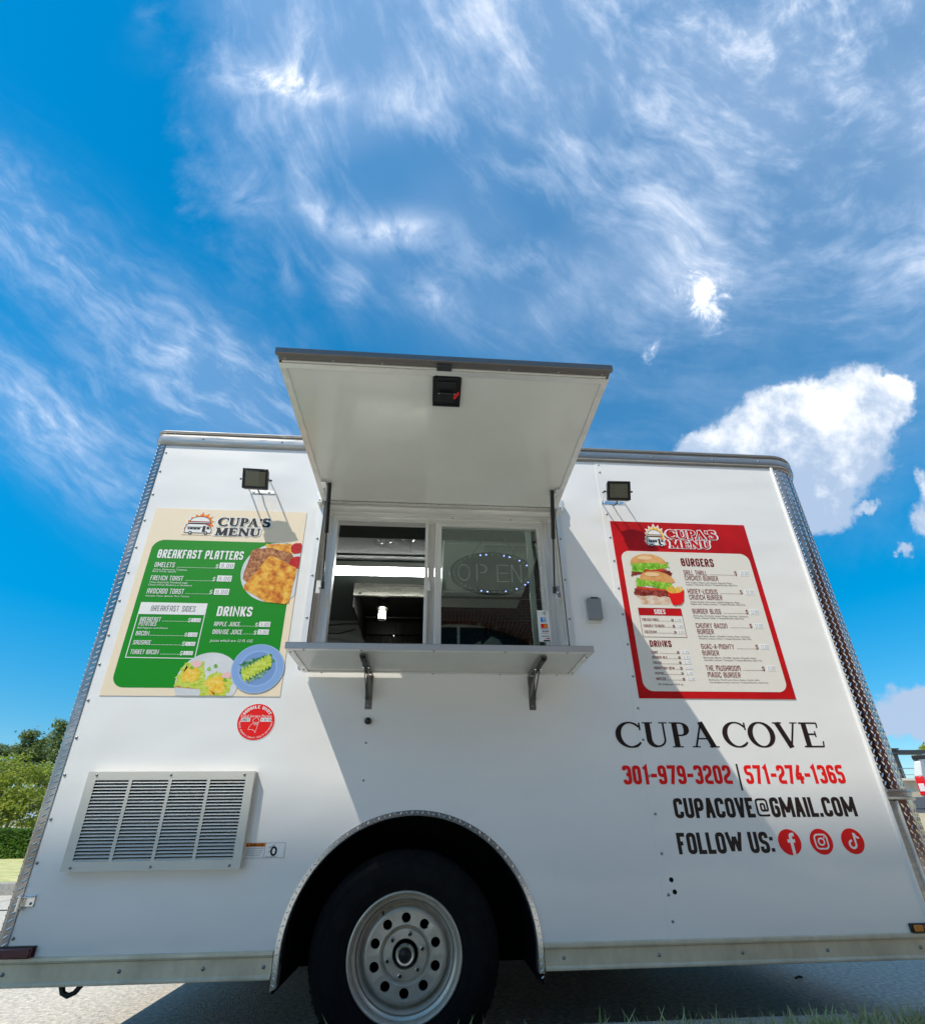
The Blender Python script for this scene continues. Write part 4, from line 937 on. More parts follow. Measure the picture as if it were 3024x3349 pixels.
for x, y in [(-.57, SY0 + .012), (-.36, SY0 + .012), (-.09, SY0 + .012), (.18, SY0 + .012), (.42, SY0 + .012), (SX0 + .012, -.27), (SX0 + .012, -.06), (SX1 - .012, -.25), (SX1 - .012, -.05), (-.56, -.017), (-.09, -.017), (.2, -.017), (.45, -.017)]:
    screw(x, y, SZ0 - .0002, .75, sh).rotation_euler = (PI / 2, 0, 0)
for cx2 in (-.357, .336):
    br = MB().box(cx2 - .014, cx2 + .014, -.0035, -.0003, 1.205, 1.352).box(cx2 - .014, cx2 - .0115, -.016, -.0035, 1.245, 1.352).box(cx2 + .0115, cx2 + .014, -.016, -.0035, 1.245, 1.352).build('shelf_bracket', mat('galvanised_bracket', (.26, .25, .23), .35, .9, rvar=.1, noise_scale=30), T)
    MB().box(cx2 - .013, cx2 + .013, -.262, -.016, 1.3535, 1.3565).box(cx2 - .013, cx2 - .0105, -.262, -.016, 1.343, 1.3533).box(cx2 + .0105, cx2 + .013, -.262, -.016, 1.343, 1.3533).build('bracket_arm', MATS['galvanised_bracket'], br)
    for dx in (-.0085, .0085): MB().bar((cx2 + dx * 1.1, -.012, 1.252), (cx2 + dx * .8, -.150, 1.338), .0025, .013).build('bracket_strut', MATS['galvanised_bracket'], br)
    MB().bar((cx2, -.150, 1.336), (cx2, -.240, 1.348), .014, .010).build('bracket_link', M_IRON, br)
    screw(cx2, -.0037, 1.222, .9, br); MB().tube([(cx2 - .013, -.150, 1.338), (cx2 + .013, -.150, 1.338)], .0045, 8).build('bracket_pin', M_CHROME, br)

# flood lights
def flood(cx2, zb, label, tilt=20, yaw=0):
    fl = MB().box(cx2 - .060, cx2 + .060, -.0035, -.0003, zb - .010, zb + .010).build('flood_light', M_CHROME if cx2 > 0 else M_ALU, T, bevel=.001); fl['label'] = label
    cy, cz = -.105, zb - .008; hx_ = -.012 if cx2 > 0 else 0.0; c_, s_ = math.cos(math.radians(tilt)), math.sin(math.radians(tilt))
    cyw, syw = math.cos(yaw), math.sin(yaw)
    def P(u, v, n_):
        x, y, z = u, -v * s_ - n_ * c_, v * c_ - n_ * s_
        return (cx2 + hx_ + x * cyw - y * syw, cy + x * syw + y * cyw, cz + z)
    def slab(pts, n0, n1):
        k = len(pts); return [P(a, b, n0) for a, b in pts] + [P(a, b, n1) for a, b in pts], [tuple(range(k - 1, -1, -1)), tuple(range(k, 2 * k))] + [(i, (i + 1) % k, (i + 1) % k + k, i + k) for i in range(k)]
    out = rrect(-.0585, .0585, -.0485, .0485, .008); h = MB().add(*slab(out, -.004, .010)); h.add(*slab(rrect(-.050, .050, -.040, .040, .004), -.016, -.004))
    for i in range(9):
        u = -.044 + i * .011; h.add(*slab([(u, -.036), (u + .0025, -.036), (u + .0025, .036), (u, .036)], -.032 + .004 * abs(i - 4) / 4, -.016))
    h.build('housing', M_BLACK, fl)
    for z0, z1, u0, u1 in ((-.0485, -.040, -.0585, .0585), (.040, .0485, -.0585, .0585), (-.040, .040, -.0585, -.050), (-.040, .040, .050, .0585)): MB().add(*slab([(u0, z0), (u1, z0), (u1, z1), (u0, z1)], .0101, .014)).build('bezel', M_BLACK, fl)
    MB().add(*slab([(-.046, -.036), (.046, -.036), (.046, .036), (-.046, .036)], .0102, .0108)).build('led_board', mat('yellow_grey_led_panel', (.36, .34, .26), .5, noise_amt=.1, noise_scale=30), fl)
    MB().add(*slab([(-.0495, -.0395), (.0495, -.0395), (.0495, .0395), (-.0495, .0395)], .0120, .0126)).build('lens', M_CLEAR, fl)
    for u in (-.045, .045): MB().add(*slab(circ(u, .0445, .0025, 8), .0141, .0150)).build('bezel_screw', M_CHROME, fl)
    for sx in (-1, 1):
        a = Vector((cx2 + sx * .0620, -.0036, zb)); pv = Vector(P(sx * .0620, .0, -.002)); e_ = pv + (pv - a).normalized() * .008
        MB().bar(a, e_, .0025, .012, up=(0, 0, 1)).build('bracket_arm', M_ALUV, fl)
        MB().tube([P(sx * .0588, 0, -.002), P(sx * .0735, 0, -.002)], .0045, 8).build('pivot_bolt', M_BLACK, fl)
    MB().tube([P(0, -.030, -.02), (cx2, -.05, zb - .035), (cx2 - .004, -.020, zb - .028), (cx2 - .004, -.003, zb - .012)], .0035, 8).build('cable', M_BLACK, fl, smooth=60)
    for dx in (-.045, .03): MB().lathe((cx2 + dx, -.0036, zb), dome, 8).build('bolt', M_CHROME, fl)
flood(-.953, 2.300, 'flood light at the rear end, above the green menu', 20, .04)
flood(.842, 2.306, 'flood light towards the front, above the red menu', 20, -.03)

# ------------------------------------------------------------------ printed boards
def foodmat(name, cols_, scale, rough=.4, dist=0.0, stretch=(1, 1, 1)):
    m_ = bpy.data.materials.new('print_' + name); m_.use_nodes = True; t = m_.node_tree; b = t.nodes['Principled BSDF']; N = t.nodes.new; L = t.links.new
    tcn = N('ShaderNodeTexCoord'); mp = N('ShaderNodeMapping'); mp.inputs['Scale'].default_value = stretch; L(tcn.outputs['Object'], mp.inputs[0])
    n = N('ShaderNodeTexNoise'); n.inputs['Scale'].default_value = scale; n.inputs['Detail'].default_value = 6; n.inputs['Roughness'].default_value = .65; n.inputs['Distortion'].default_value = dist; L(mp.outputs[0], n.inputs['Vector'])
    cr = N('ShaderNodeValToRGB'); els = cr.color_ramp.elements; k = len(cols_)
    while len(els) < k: els.new(.5)
    for i, c in enumerate(cols_): els[i].position = .32 + .36 * i / (k - 1); els[i].color = (*c, 1)
    L(n.outputs['Fac'], cr.inputs[0]); L(cr.outputs[0], b.inputs['Base Color']); b.inputs['Roughness'].default_value = rough; b.inputs['Specular IOR Level'].default_value = .22; return m_
F_TOAST = foodmat('toast', [(.30, .05, .01), (.62, .20, .02), (.80, .42, .05), (.85, .55, .12)], 26)
F_TOASTD = foodmat('toast_dark', [(.14, .04, .02), (.38, .14, .05), (.62, .34, .16)], 60)
F_CRUST = foodmat('crust', [(.35, .12, .03), (.60, .30, .10)], 30)
F_EGG = foodmat('egg', [(.80, .38, .02), (.85, .55, .05), (.88, .70, .22)], 60)
F_AVO = foodmat('avocado', [(.28, .42, .02), (.52, .62, .06), (.70, .72, .22)], 50, stretch=(1, 1, 3))
F_LET = foodmat('lettuce', [(.05, .22, .01), (.20, .48, .03), (.50, .70, .12)], 60, dist=1)
F_BERRY = foodmat('strawberry', [(.35, .005, .008), (.65, .02, .02)], 90)
F_PLATE = foodmat('plate', [(.55, .58, .60), (.72, .73, .73)], 8)
F_BLUE = flatc('blue_plate', (.22, .37, .66)); F_BLUED = flatc('blue_plate_well', (.17, .30, .58)); F_BLUEL = flatc('blue_plate_rim', (.36, .52, .78))
F_BUN = foodmat('bun', [(.52, .20, .05), (.72, .36, .12), (.80, .52, .25)], 9)
F_BUNHI = flatc('bun_highlight', (.82, .56, .30)); F_TOM = foodmat('tomato', [(.45, .02, .01), (.72, .10, .04)], 40)
F_MEAT = foodmat('meat', [(.05, .01, .008), (.22, .03, .02), (.45, .10, .07)], 70, dist=.6); F_PICK = foodmat('bread_bottom', [(.55, .30, .14), (.80, .70, .60)], 30)
F_FRY = foodmat('fries', [(.75, .38, .03), (.85, .60, .10)], 40); F_CUP = flatc('cup_red', (.75, .01, .01)); F_PINK = flatc('radish', (.80, .50, .48)); F_ORANGE = flatc('flame_orange', (.80, .27, .02)); F_FLRED = flatc('flame_red', (.72, .03, .02)); F_YEL = flatc('flame_yellow', (.85, .55, .08))
F_SHAD = flatc('greyed_cream', (.52, .49, .44))
def rough_poly(pts, amp, sub=4, seed=1):
    r_ = random.Random(seed); out = []
    for i, p in enumerate(pts):
        q = pts[(i + 1) % len(pts)]
        for k in range(sub):
            t = k / sub; out.append((p[0] + (q[0] - p[0]) * t + r_.uniform(-amp, amp), p[1] + (q[1] - p[1]) * t + r_.uniform(-amp, amp)))
    return out
def clipx(pts, xmax): return [(min(x, xmax), z) for x, z in pts]
def outline(mb, pts, wd, y, closed=True):
    for qd in stroke(pts, wd, closed): mb.flat([(p[0], p[1]) for p in qd], y)
def burger_van_logo(name, x0, x1, z0, z1, y, parent, dark):
    """small emblem: a burger with flames riding on a food van"""
    w, h = x1 - x0, z1 - z0; P = lambda a, b: (x0 + a * w, z0 + b * h)
    fl = [P(*p) for p in ((.06, .18), (-.02, .30), (.05, .36), (.02, .46), (.12, .50), (.06, .64), (.18, .66), (.14, .80), (.28, .76), (.30, .92), (.42, .84), (.54, 1.02), (.62, .86), (.76, .96), (.78, .78), (.92, .84), (.88, .66), (1.0, .62), (.92, .52), (1.02, .40), (.92, .34), (.96, .18))]
    e = MB(); outline(e, fl, .010, y); e.flat(fl, y - .0001); e = e.build(name, P_W, parent)
    MB().flat(fl, y - .0002).build('flame', F_ORANGE if not dark else F_YEL, e)
    MB().flat([P(.5 + (a - .5) * .80, .42 + (b - .42) * .78) for a, b in [((q[0] - x0) / w, (q[1] - z0) / h) for q in fl]], y - .00035).build('flame', F_FLRED if not dark else F_ORANGE, e)
    MB().flat([P(.5 + .34 * math.cos(a), .60 + .20 * math.sin(a)) for a in np.linspace(0, PI, 14)], y - .0005).flat([P(*p) for p in ((.14, .53), (.86, .53), (.88, .58), (.12, .58))], y - .0006).flat([P(*p) for p in ((.05, .12), (.05, .40), (.12, .48), (.70, .48), (.86, .40), (.95, .26), (.95, .10), (.08, .10))], y - .0005).build('van_and_burger', P_W, e)
    k = MB()
    for pts in ([P(.5 + .34 * math.cos(a), .60 + .20 * math.sin(a)) for a in np.linspace(0, PI, 14)], [P(.05, .40), (P(.12, .48)), P(.70, .48), P(.86, .40), P(.95, .26), P(.95, .10), P(.05, .10), P(.05, .40)]): outline(k, pts, w * .022, y - .0007, False)
    for a0, a1, b in ((.10, .90, .50), (.12, .88, .555), (.08, .62, .33)): k.flat([P(a0, b), P(a1, b), P(a1, b + .025), P(a0, b + .025)], y - .0008)
    k.flat([P(.14, .24), P(.56, .24), P(.56, .32), P(.14, .32)], y - .0009); k.flat([P(.64, .14), P(.74, .14), P(.74, .40), P(.64, .40)], y - .0009); k.flat([P(.78, .26), P(.90, .26), P(.84, .38), P(.78, .38)], y - .0009)
    for cx2 in (.25, .78): k.flat([(x0 + cx2 * w + .055 * h * math.cos(a) * 1.2, z0 + .10 * h + .065 * h * math.sin(a) * 1.1) for a in np.linspace(0, 2 * PI, 16)[:-1]], y - .0010)
    k.flat([P(-.02, .0), P(.98, .0), P(.98, .012), P(-.02, .012)], y - .0006)
    k.build('line_work', P_K, e)
    wv = MB()
    for cx2 in (.25, .78): wv.flat([(x0 + cx2 * w + .028 * h * math.cos(a), z0 + .10 * h + .030 * h * math.sin(a)) for a in np.linspace(0, 2 * PI, 12)[:-1]], y - .0013)
    for i in range(3): wv.flat([P(.20 + .12 * i, .25), P(.215 + .12 * i, .25), P(.215 + .12 * i, .31), P(.20 + .12 * i, .31)], y - .0011)
    wv.build('highlights', P_W, e); return e
def set_rows(rows, root, y):
    for txt, st, ink, x0, x1, zb, h in rows:
        if st == 'dots':
            mb = MB(); n = max(3, int((x1 - x0) / .0052))
            for i in range(n): c = x0 + (x1 - x0) * i / (n - 1); mb.flat([(c - .0013, zb - .0013), (c + .0013, zb - .0013), (c + .0013, zb + .0013), (c - .0013, zb + .0013)], y)
            mb.build('dotted_line', P_W if root is PL else P_D, root)
        elif st == 'price':
            tg = MB().box(x0, x1, y + .0004 - .0004, y + .0004, zb, zb + h).build('price_sticker', P_TAG, root)
            po, tot = line_polys(txt, **STY['pen']); m_ = .1 * (x1 - x0); put_polys('handwriting', po, tot, x0 + m_, x1 - m_, zb + h * .16, h * .64, y - .0003, P_PEN, tg, slant=.08)
        elif st in ('small', 'ital'): small_text(txt, x0, x1, zb, h * .95, y, INK[ink], root, .25 if st == 'ital' else 0.0)
        elif st == 'slab':
            po, tot = serif_polys(txt, T=.28, t=.12, sf=.11, gap=.07, grow=.085); put_polys('lettering_outline', po, tot, x0 - .004, x1 + .004, zb, h, y + .0002, P_W, root)
            po, tot = serif_polys(txt, T=.28, t=.12, sf=.11, gap=.07); put_polys('lettering', po, tot, x0, x1, zb, h, y - .0009, P_K if ink == 'k' else P_REDB, root)
        else:
            if txt == '$': ink = 'w' if root is PL else 'd'
            po, tot = line_polys(txt, **STY[st if txt != '$' else 'thinc']); put_polys('lettering', po, tot, x0, x1, zb, h, y, INK[ink], root)
LX0, LX1, LZ0, LZ1 = -1.438, -.722, 1.256, 2.184
PL = thing('menu_board', 'tan and green breakfast menu board left of the serving window', 'menu board', ((LX0 + LX1) / 2, 0, LZ0))
MB().box(LX0, LX1, -.0022, -.0001, LZ0, LZ1).build('board', P_TAN, PL)
gr = rrect(-1.4045, -.752, 1.290, 2.004, .052, 10); gr = [p if not (p[0] > -.80 and p[1] > 1.9) else p for p in gr]
MB().flat(gr, -.0026).build('green_panel', P_GREEN, PL)
burger_van_logo('burger_van_emblem', -1.285, -1.150, 2.034, 2.166, -.0026, PL, False)
YT = -.0032
fx = MB(); outline(fx, [(-1.378, 1.420), (-1.097, 1.418), (-1.097, 1.675), (-1.378, 1.676)], .0035, YT); fx.flat([(-1.378, 1.620), (-1.097, 1.620), (-1.097, 1.676), (-1.378, 1.676)], YT - .0001).build('sides_table', P_W, PL)
set_rows(LEFT, PL, YT - .0003)
# pictures on the left board
def pic(name, root, pts, m_, y, clip=None, parent=None):
    if clip: pts = [(min(max(x, clip[0]), clip[1]), min(max(z, clip[2]), clip[3])) for x, z in pts]
    return MB().flat(pts, y).build(name, m_, parent or root)
CL = (-2, -.7235, 1.2575, 2.1)
ft = pic('french_toast_picture', PL, circ(-.822, 1.845, .158, 44), F_PLATE, -.0034, CL)
pic('toast_slice', PL, rough_poly([(-.895, 1.995), (-.775, 2.000), (-.760, 1.945), (-.865, 1.955)], .003, 4, 2), F_TOAST, -.0036, CL, ft)
pic('toast_slice', PL, rough_poly([(-.950, 1.955), (-.930, 1.968), (-.862, 1.975), (-.765, 1.945), (-.735, 1.905), (-.735, 1.865), (-.861, 1.905), (-.925, 1.775), (-.965, 1.80), (-.968, 1.83)], .003, 3, 3), F_TOASTD, -.0038, CL, ft)
pic('strawberry', PL, rough_poly(circ(-.742, 1.975, .032, 10), .002, 2, 5), F_BERRY, -.0040, CL, ft); pic('strawberry', PL, rough_poly(circ(-.735, 1.897, .036, 10, .034), .002, 2, 6), F_BERRY, -.0041, CL, ft)
pic('toast_slice', PL, rough_poly([(-.866, 1.928), (-.845, 1.930), (-.735, 1.868), (-.728, 1.850), (-.745, 1.69), (-.76, 1.680), (-.842, 1.688), (-.952, 1.752), (-.955, 1.77), (-.918, 1.830)], .0025, 4, 7), F_TOAST, -.0043, CL, ft)
eg = pic('egg_toast_picture', PL, circ(-1.026, 1.318, .128, 40), F_PLATE, -.0034, CL)
pic('bread', PL, [(-1.153, 1.292), (-1.045, 1.284), (-1.045, 1.292), (-1.153, 1.300)], F_CRUST, -.00345, CL, eg)
pic('avocado_layer', PL, rough_poly([(-1.131, 1.398), (-1.048, 1.405), (-1.040, 1.291), (-1.106, 1.289), (-1.152, 1.298), (-1.155, 1.335)], .006, 5, 11), F_AVO, -.0036, CL, eg)
pic('avocado_layer', PL, rough_poly([(-1.040, 1.325), (-.997, 1.361), (-.933, 1.338), (-.922, 1.305), (-.939, 1.256), (-1.046, 1.256)], .006, 5, 12), F_AVO, -.0037, CL, eg)
pic('scrambled_egg', PL, rough_poly(circ(-1.096, 1.348, .038, 9), .010, 3, 13), F_EGG, -.0039, CL, eg); pic('scrambled_egg', PL, rough_poly(circ(-.988, 1.302, .040, 9), .010, 3, 14), F_EGG, -.0039, CL, eg)
pic('radish', PL, circ(-1.083, 1.394, .022, 16, .016), F_PINK, -.0041, CL, eg); pic('radish', PL, circ(-.952, 1.345, .020, 16, .014), F_PINK, -.0041, CL, eg)
for q_ in ((-1.10, 1.378), (-.957, 1.325), (-1.03, 1.372), (-1.005, 1.385)): pic('herb', PL, rough_poly(circ(*q_, .008, 6), .003, 2, 15), F_LET, -.0043, CL, eg)
bp_ = pic('avocado_toast_picture', PL, circ(-.830, 1.377, .109, 48), F_BLUE, -.0045, (-2, -.7205, 1.2, 3))
rg = MB()
for r_, w_ in ((.107, .003), (.078, .0025)): outline(rg, circ(-.830, 1.377, r_, 48), w_, -.0047)
rg.build('plate_rim', F_BLUEL, bp_); pic('plate_well', PL, circ(-.830, 1.377, .072, 40), F_BLUED, -.0046, None, bp_)
pic('garnish', PL, rough_poly([(-.907, 1.39), (-.87, 1.415), (-.80, 1.445), (-.765, 1.42), (-.775, 1.375), (-.82, 1.335), (-.86, 1.308), (-.885, 1.33)], .007, 4, 21), foodmat('dark_leaf', [(.005, .06, .03), (.03, .20, .08), (.5, .6, .5)], 60), -.0049, None, bp_)
for i in range(9):
    t = i / 8; cx2, cz2 = -.882 + .095 * t, 1.347 + .065 * t
    pic('avocado_slice', PL, [(cx2 + .008 * math.cos(a) * 1.1 - .016 * math.sin(a) * .55, cz2 + .030 * math.sin(a)) for a in np.linspace(0, 2 * PI, 14)[:-1]], F_AVO, -.0051 - .0001 * i, None, bp_)
# right board
RX0, RX1, RZ0, RZ1 = .8086, 1.5274, 1.2588, 2.189
PR = thing('menu_board', 'red and cream burger menu board between the window and the trailer nose', 'menu board', ((RX0 + RX1) / 2, 0, RZ0))
MB().box(RX0, RX1, -.0042, -.0018, RZ0, RZ1).build('board', P_REDB, PR)
MB().flat(rrect(.836, 1.501, 1.2905, 2.011, .045, 10), -.0046).build('cream_panel', P_CREAM, PR)
burger_van_logo('burger_van_emblem', .979, 1.080, 2.034, 2.168, -.0046, PR, True)
YT = -.0052
MB().flat([(.875, 1.657), (1.084, 1.657), (1.084, 1.695), (.875, 1.695)], YT).build('table_header', P_REDB, PR)
fx = MB(); outline(fx, [(.875, 1.5475), (1.084, 1.5475), (1.084, 1.695), (.875, 1.695)], .002, YT - .0001); fx.build('table_border', P_D, PR)
set_rows(RIGHT, PR, YT - .0003)
bgp = pic('burger_picture', PR, [(.893, 1.747), (1.049, 1.750), (1.046, 1.726), (1.030, 1.715), (.905, 1.715), (.888, 1.728)], F_PICK, -.0050)
pic('onion', PR, rough_poly([(.880, 1.766), (1.05, 1.768), (1.048, 1.745), (.885, 1.745)], .004, 6, 31), F_PICK, -.0052, None, bgp)
pic('patty', PR, rough_poly([(.874, 1.800), (1.031, 1.797), (1.052, 1.770), (1.045, 1.755), (.870, 1.765)], .004, 7, 32), F_MEAT, -.0054, None, bgp)
pic('tomato_slice', PR, [(.885, 1.810), (1.00, 1.802), (1.045, 1.796), (1.044, 1.788), (.885, 1.797)], F_TOM, -.0056, None, bgp)
pic('lettuce', PR, rough_poly([(.893, 1.858), (1.064, 1.838), (1.070, 1.80), (1.04, 1.792), (.96, 1.815), (.885, 1.815)], .006, 7, 33), F_LET, -.0058, None, bgp)
pic('bun', PR, [(.901, 1.850)] + [(.985 + .086 * math.cos(a) + .012, 1.846 + .052 * math.sin(a) - .008 * math.cos(a)) for a in np.linspace(PI * .98, 0, 18)] + [(1.066, 1.832)], F_BUN, -.0060, None, bgp)
pic('bacon', PR, rough_poly([(.873, 1.892), (1.054, 1.906), (1.080, 1.890), (1.070, 1.872), (.99, 1.885), (.900, 1.872), (.869, 1.868)], .004, 7, 34), F_MEAT, -.0058, None, bgp)
pic('tomato_slice', PR, [(.885, 1.904), (1.045, 1.912), (1.040, 1.898), (.885, 1.892)], F_TOM, -.0062, None, bgp)
pic('lettuce', PR, rough_poly([(.877, 1.945), (1.066, 1.952), (1.072, 1.925), (1.03, 1.908), (.95, 1.905), (.93, 1.890), (.878, 1.895)], .006, 7, 35), F_LET, -.0064, None, bgp)
pic('bun', PR, [(.876, 1.936)] + [(.968 + .092 * math.cos(a), 1.937 + .058 * math.sin(a)) for a in np.linspace(PI, 0, 18)] + [(1.062, 1.936), (1.01, 1.944), (.94, 1.944)], F_BUN, -.0066, None, bgp)
for cx2, cz2 in ((.955, 1.972), (.975, 1.878)): pic('bun_highlight', PR, circ(cx2, cz2, .038, 16, .011), F_BUNHI, -.0068, None, bgp)
fr = MB()
for i in range(14):
    a = 1.036 + i * .0056; fr.flat([(a, 1.76), (a + .0052, 1.76), (a + .0052 + random.uniform(-.006, .008), 1.808 + random.uniform(-.006, .012)), (a + random.uniform(-.006, .006), 1.808 + random.uniform(-.006, .012))], -.0066 - .0001 * (i % 4))
fr.build('fries', F_FRY, bgp); pic('fries_cup', PR, [(1.034, 1.786), (1.052, 1.775), (1.095, 1.780), (1.120, 1.798), (1.107, 1.735), (1.090, 1.716), (1.056, 1.711), (1.046, 1.718)], F_CUP, -.0072, None, bgp)

# ------------------------------------------------------------------ lettering and stickers on the side
YR = -.0020
for txt, st, ink, x0, x1, zb, h in BODY:
    if st == 'serif': po, tot = serif_polys(txt, T=.19, t=.066, sf=.05, gap=.03)
    else: po, tot = line_polys(txt, **STY[st])
    o = put_polys('lettering', po, tot, x0, x1, zb, h, YR, mat('lettering_brown_black', (.022, .012, .010), .4, spec=.3) if ink == 'k' else P_R, T)
MB().flat([(1.1755, .877), (1.1835, .877), (1.1835, .982), (1.1755, .982)], YR).build('divider_bar', MATS['lettering_brown_black'], T)
ER = .0468; EZ = .6845
def emblem(cx2, label):
    e = MB().flat(circ(cx2, EZ, ER, 40), YR).build('social_emblem', P_R, T); e['label'] = label; return e
e = emblem(1.3232, 'round red social media emblem with a white letter f')
mb = MB()
for k_, (pts, w_) in enumerate(([(rnd([(.022, .027), (.006, .027), (.006, -.0465)], .014, False)), .0125], [[(-.010, .004), (.021, .004)], .0115])):
    for qd in stroke(pts, w_): mb.flat([(1.3232 + .002 + p[0], EZ + p[1]) for p in qd], YR - .0002 - .0001 * k_)
mb.build('letter_mark', P_W, e)
e = emblem(1.4550, 'round red social media emblem with a white camera outline')
mb = MB()
outline(mb, rrect(1.455 - .0255, 1.455 + .0255, EZ - .0255, EZ + .0255, .014, 6), .0058, YR - .0002); outline(mb, circ(1.455, EZ, .0120, 24), .0056, YR - .0003); mb.flat(circ(1.4695, EZ + .0150, .0032, 10), YR - .0004)
mb.build('camera_mark', P_W, e)
e = emblem(1.5868, 'round red social media emblem with a white musical note')
mb = MB()
for qd in stroke([(1.5868 + .003 + .0135 * math.cos(a) - .006, EZ - .011 + .0135 * math.sin(a)) for a in np.linspace(PI / 2, 2 * PI, 16)], .0078): mb.flat([(p[0], p[1]) for p in qd], YR - .0002)
for qd in stroke([(1.5973, EZ - .012), (1.5973, EZ + .030)], .0078): mb.flat([(p[0], p[1]) for p in qd], YR - .0003)
for qd in stroke([(1.5985 + .018 - .016 * math.cos(a), EZ + .028 - .016 * math.sin(a)) for a in np.linspace(0, PI / 2, 8)], .0078): mb.flat([(p[0], p[1]) for p in qd], YR - .0004)
mb.build('note_mark', P_W, e)
# round permit sticker
px, pz, pr_ = -.8024, 1.1520, .0747
ps = MB().flat(circ(px, pz, pr_, 48), -.0008).build('permit_sticker', P_W, T); ps['label'] = 'round red mobile unit food service permit sticker'
MB().flat(circ(px, pz, pr_ - .0016, 48), -.0010).build('red_disc', P_R, ps)
def arc_text(txt, R, h, a0, a1, style, parent, up=True):
    polys, tot = line_polys(txt, **style); mb = MB()
    for k, qd in polys:
        o = []
        for p in qd:
            u = p[0] / tot; a = math.radians(a0 + (a1 - a0) * u); r_ = R + (p[1] * h if up else -p[1] * h); o.append((px + r_ * math.cos(a), pz + r_ * math.sin(a)))
        mb.flat(o, -.0012 - .0001 * k)
    return mb.build('lettering', P_W, parent)
arc_text('MOBILE UNIT', .0545, .0125, 150, 30, STY['bold'], ps); arc_text("PRINCE GEORGE'S COUNTY HEALTH DEPARTMENT", .0665, .0062, 178, 362, dict(sw=.14, gw=.6, gap=.2, rq=.15, space=.5), ps, up=False)
small_text('Food Service Permit', px - .062, px + .060, pz + .0185, .0105, -.0012, P_W, ps)
for x0, x1, t_ in ((-.060, -.024, '2827'), (.017, .060, '6-30-26')):
    MB().flat([(px + x0, pz + .0005), (px + x1, pz + .0005), (px + x1, pz + .0165), (px + x0, pz + .0165)], -.0012).build('number_tag', P_W, ps)
    po, tot = line_polys(t_, **STY['thin' if t_ != '2827' else 'cond']); put_polys('lettering', po, tot, px + x0 + .003, px + x1 - .003, pz + .0035, .0100, -.0014, P_K, ps)
mb = MB(); outline(mb, [(px + a, pz + b) for a, b in ((.000, .020), (-.014, .006), (-.008, -.004), (-.018, -.012), (-.024, -.022), (-.026, -.032), (-.012, -.031), (.0, -.036), (.003, -.044), (.006, -.030), (.010, -.006), (.013, .006), (.006, .014))], .0013, -.0013)
for i in range(3): mb.flat([(px - .007, pz - .003 - .005 * i), (px + .009, pz - .003 - .005 * i), (px + .009, pz - .0015 - .005 * i), (px - .007, pz - .0015 - .005 * i)], -.0015)
mb.build('county_outline', P_W, ps)
# wheel warning sticker
wx0, wx1, wz0, wz1 = -.768, -.622, .655, .708
wsn = MB().flat([(wx0, wz0), (wx1, wz0), (wx1, wz1), (wx0, wz1)], -.0008).build('warning_sticker', P_W, T)
MB().flat([(wx0 + .003, wz1 - .014), (wx0 + .072, wz1 - .014), (wx0 + .072, wz1 - .002), (wx0 + .003, wz1 - .002)], -.0010).build('orange_header', flatc('orange', (.75, .22, .02)), wsn)
po, tot = line_polys('WARNING', **STY['bold']); put_polys('lettering', po, tot, wx0 + .016, wx0 + .066, wz1 - .0125, .0085, -.0012, P_K, wsn)
mb = MB(); outline(mb, [(wx0 + .002, wz0 + .002), (wx1 - .002, wz0 + .002), (wx1 - .002, wz1 - .0015), (wx0 + .002, wz1 - .0015)], .0008, -.0011); outline(mb, [(wx0 + .0725, wz0 + .002), (wx0 + .0725, wz1 - .002)], .0008, -.0012, False)
mb.flat([(wx0 + .006, wz1 - .0125), (wx0 + .014, wz1 - .0125), (wx0 + .010, wz1 - .0045)], -.0013)
outline(mb, [(wx0 + .105 + .009 * math.cos(a), wz0 + .024 + .013 * math.sin(a)) for a in np.linspace(0, 2 * PI, 20)[:-1]], .0065, -.0013); outline(mb, [(wx0 + .086, wz0 + .034), (wx0 + .108, wz0 + .046)], .0018, -.0013, False); outline(mb, [(wx0 + .086, wz0 + .020), (wx0 + .096, wz0 + .028)], .0016, -.0013, False)
mb.build('wheel_drawing', P_K, wsn)
for i, t_ in enumerate(('Wheel lug nuts must be kept tight to avoid loss', 'of wheel which can cause an accident', 'Check torque before each trip and', 'after the first miles of travel')): small_text(t_, wx0 + .006, wx0 + .068 - .004 * i, wz1 - .0205 - .0075 * i, .0038, -.0012, P_K, wsn)
small_text('New and Wheels fits', wx0 + .078, wx0 + .118, wz0 + .004, .0036, -.0012, P_K, wsn)

# ------------------------------------------------------------------ payment sticker on the pane
YC = .0505
def cm(u, v): return (.391 + u * .0565, 1.4200 + v * .252)
ca = MB().box(.4015, .4580, YC + .0012, YC + .0016, 1.538, 1.699).build('payment_sticker', P_W, T)
CX0, CX1, CZ0, CZ1 = .4015, .4580, 1.543, 1.699
mb = MB()
for i in range(4):
    for qd in stroke([(.425 + (.004 + .0045 * i) * math.cos(a), 1.684 + (.004 + .0045 * i) * math.sin(a)) for a in np.linspace(-.7, .7, 7)], .0018): mb.flat([(p[0], p[1]) for p in qd], YC + .0008)
mb.build('contactless_mark', P_K, ca)
am2 = MB().flat([(.4165, 1.637), (.4435, 1.637), (.4435, 1.662), (.4165, 1.662)], YC + .0008).build('blue_card_mark', flatc('card_blue', (.01, .22, .62)), ca)
po, tot = line_polys('AM', **STY['bold']); put_polys('lettering', po, tot, .4255, .4425, 1.6505, .0095, YC + .0006, P_W, am2); po, tot = line_polys('EX', **STY['bold']); put_polys('lettering', po, tot, .4275, .4425, 1.639, .0095, YC + .0006, P_W, am2)
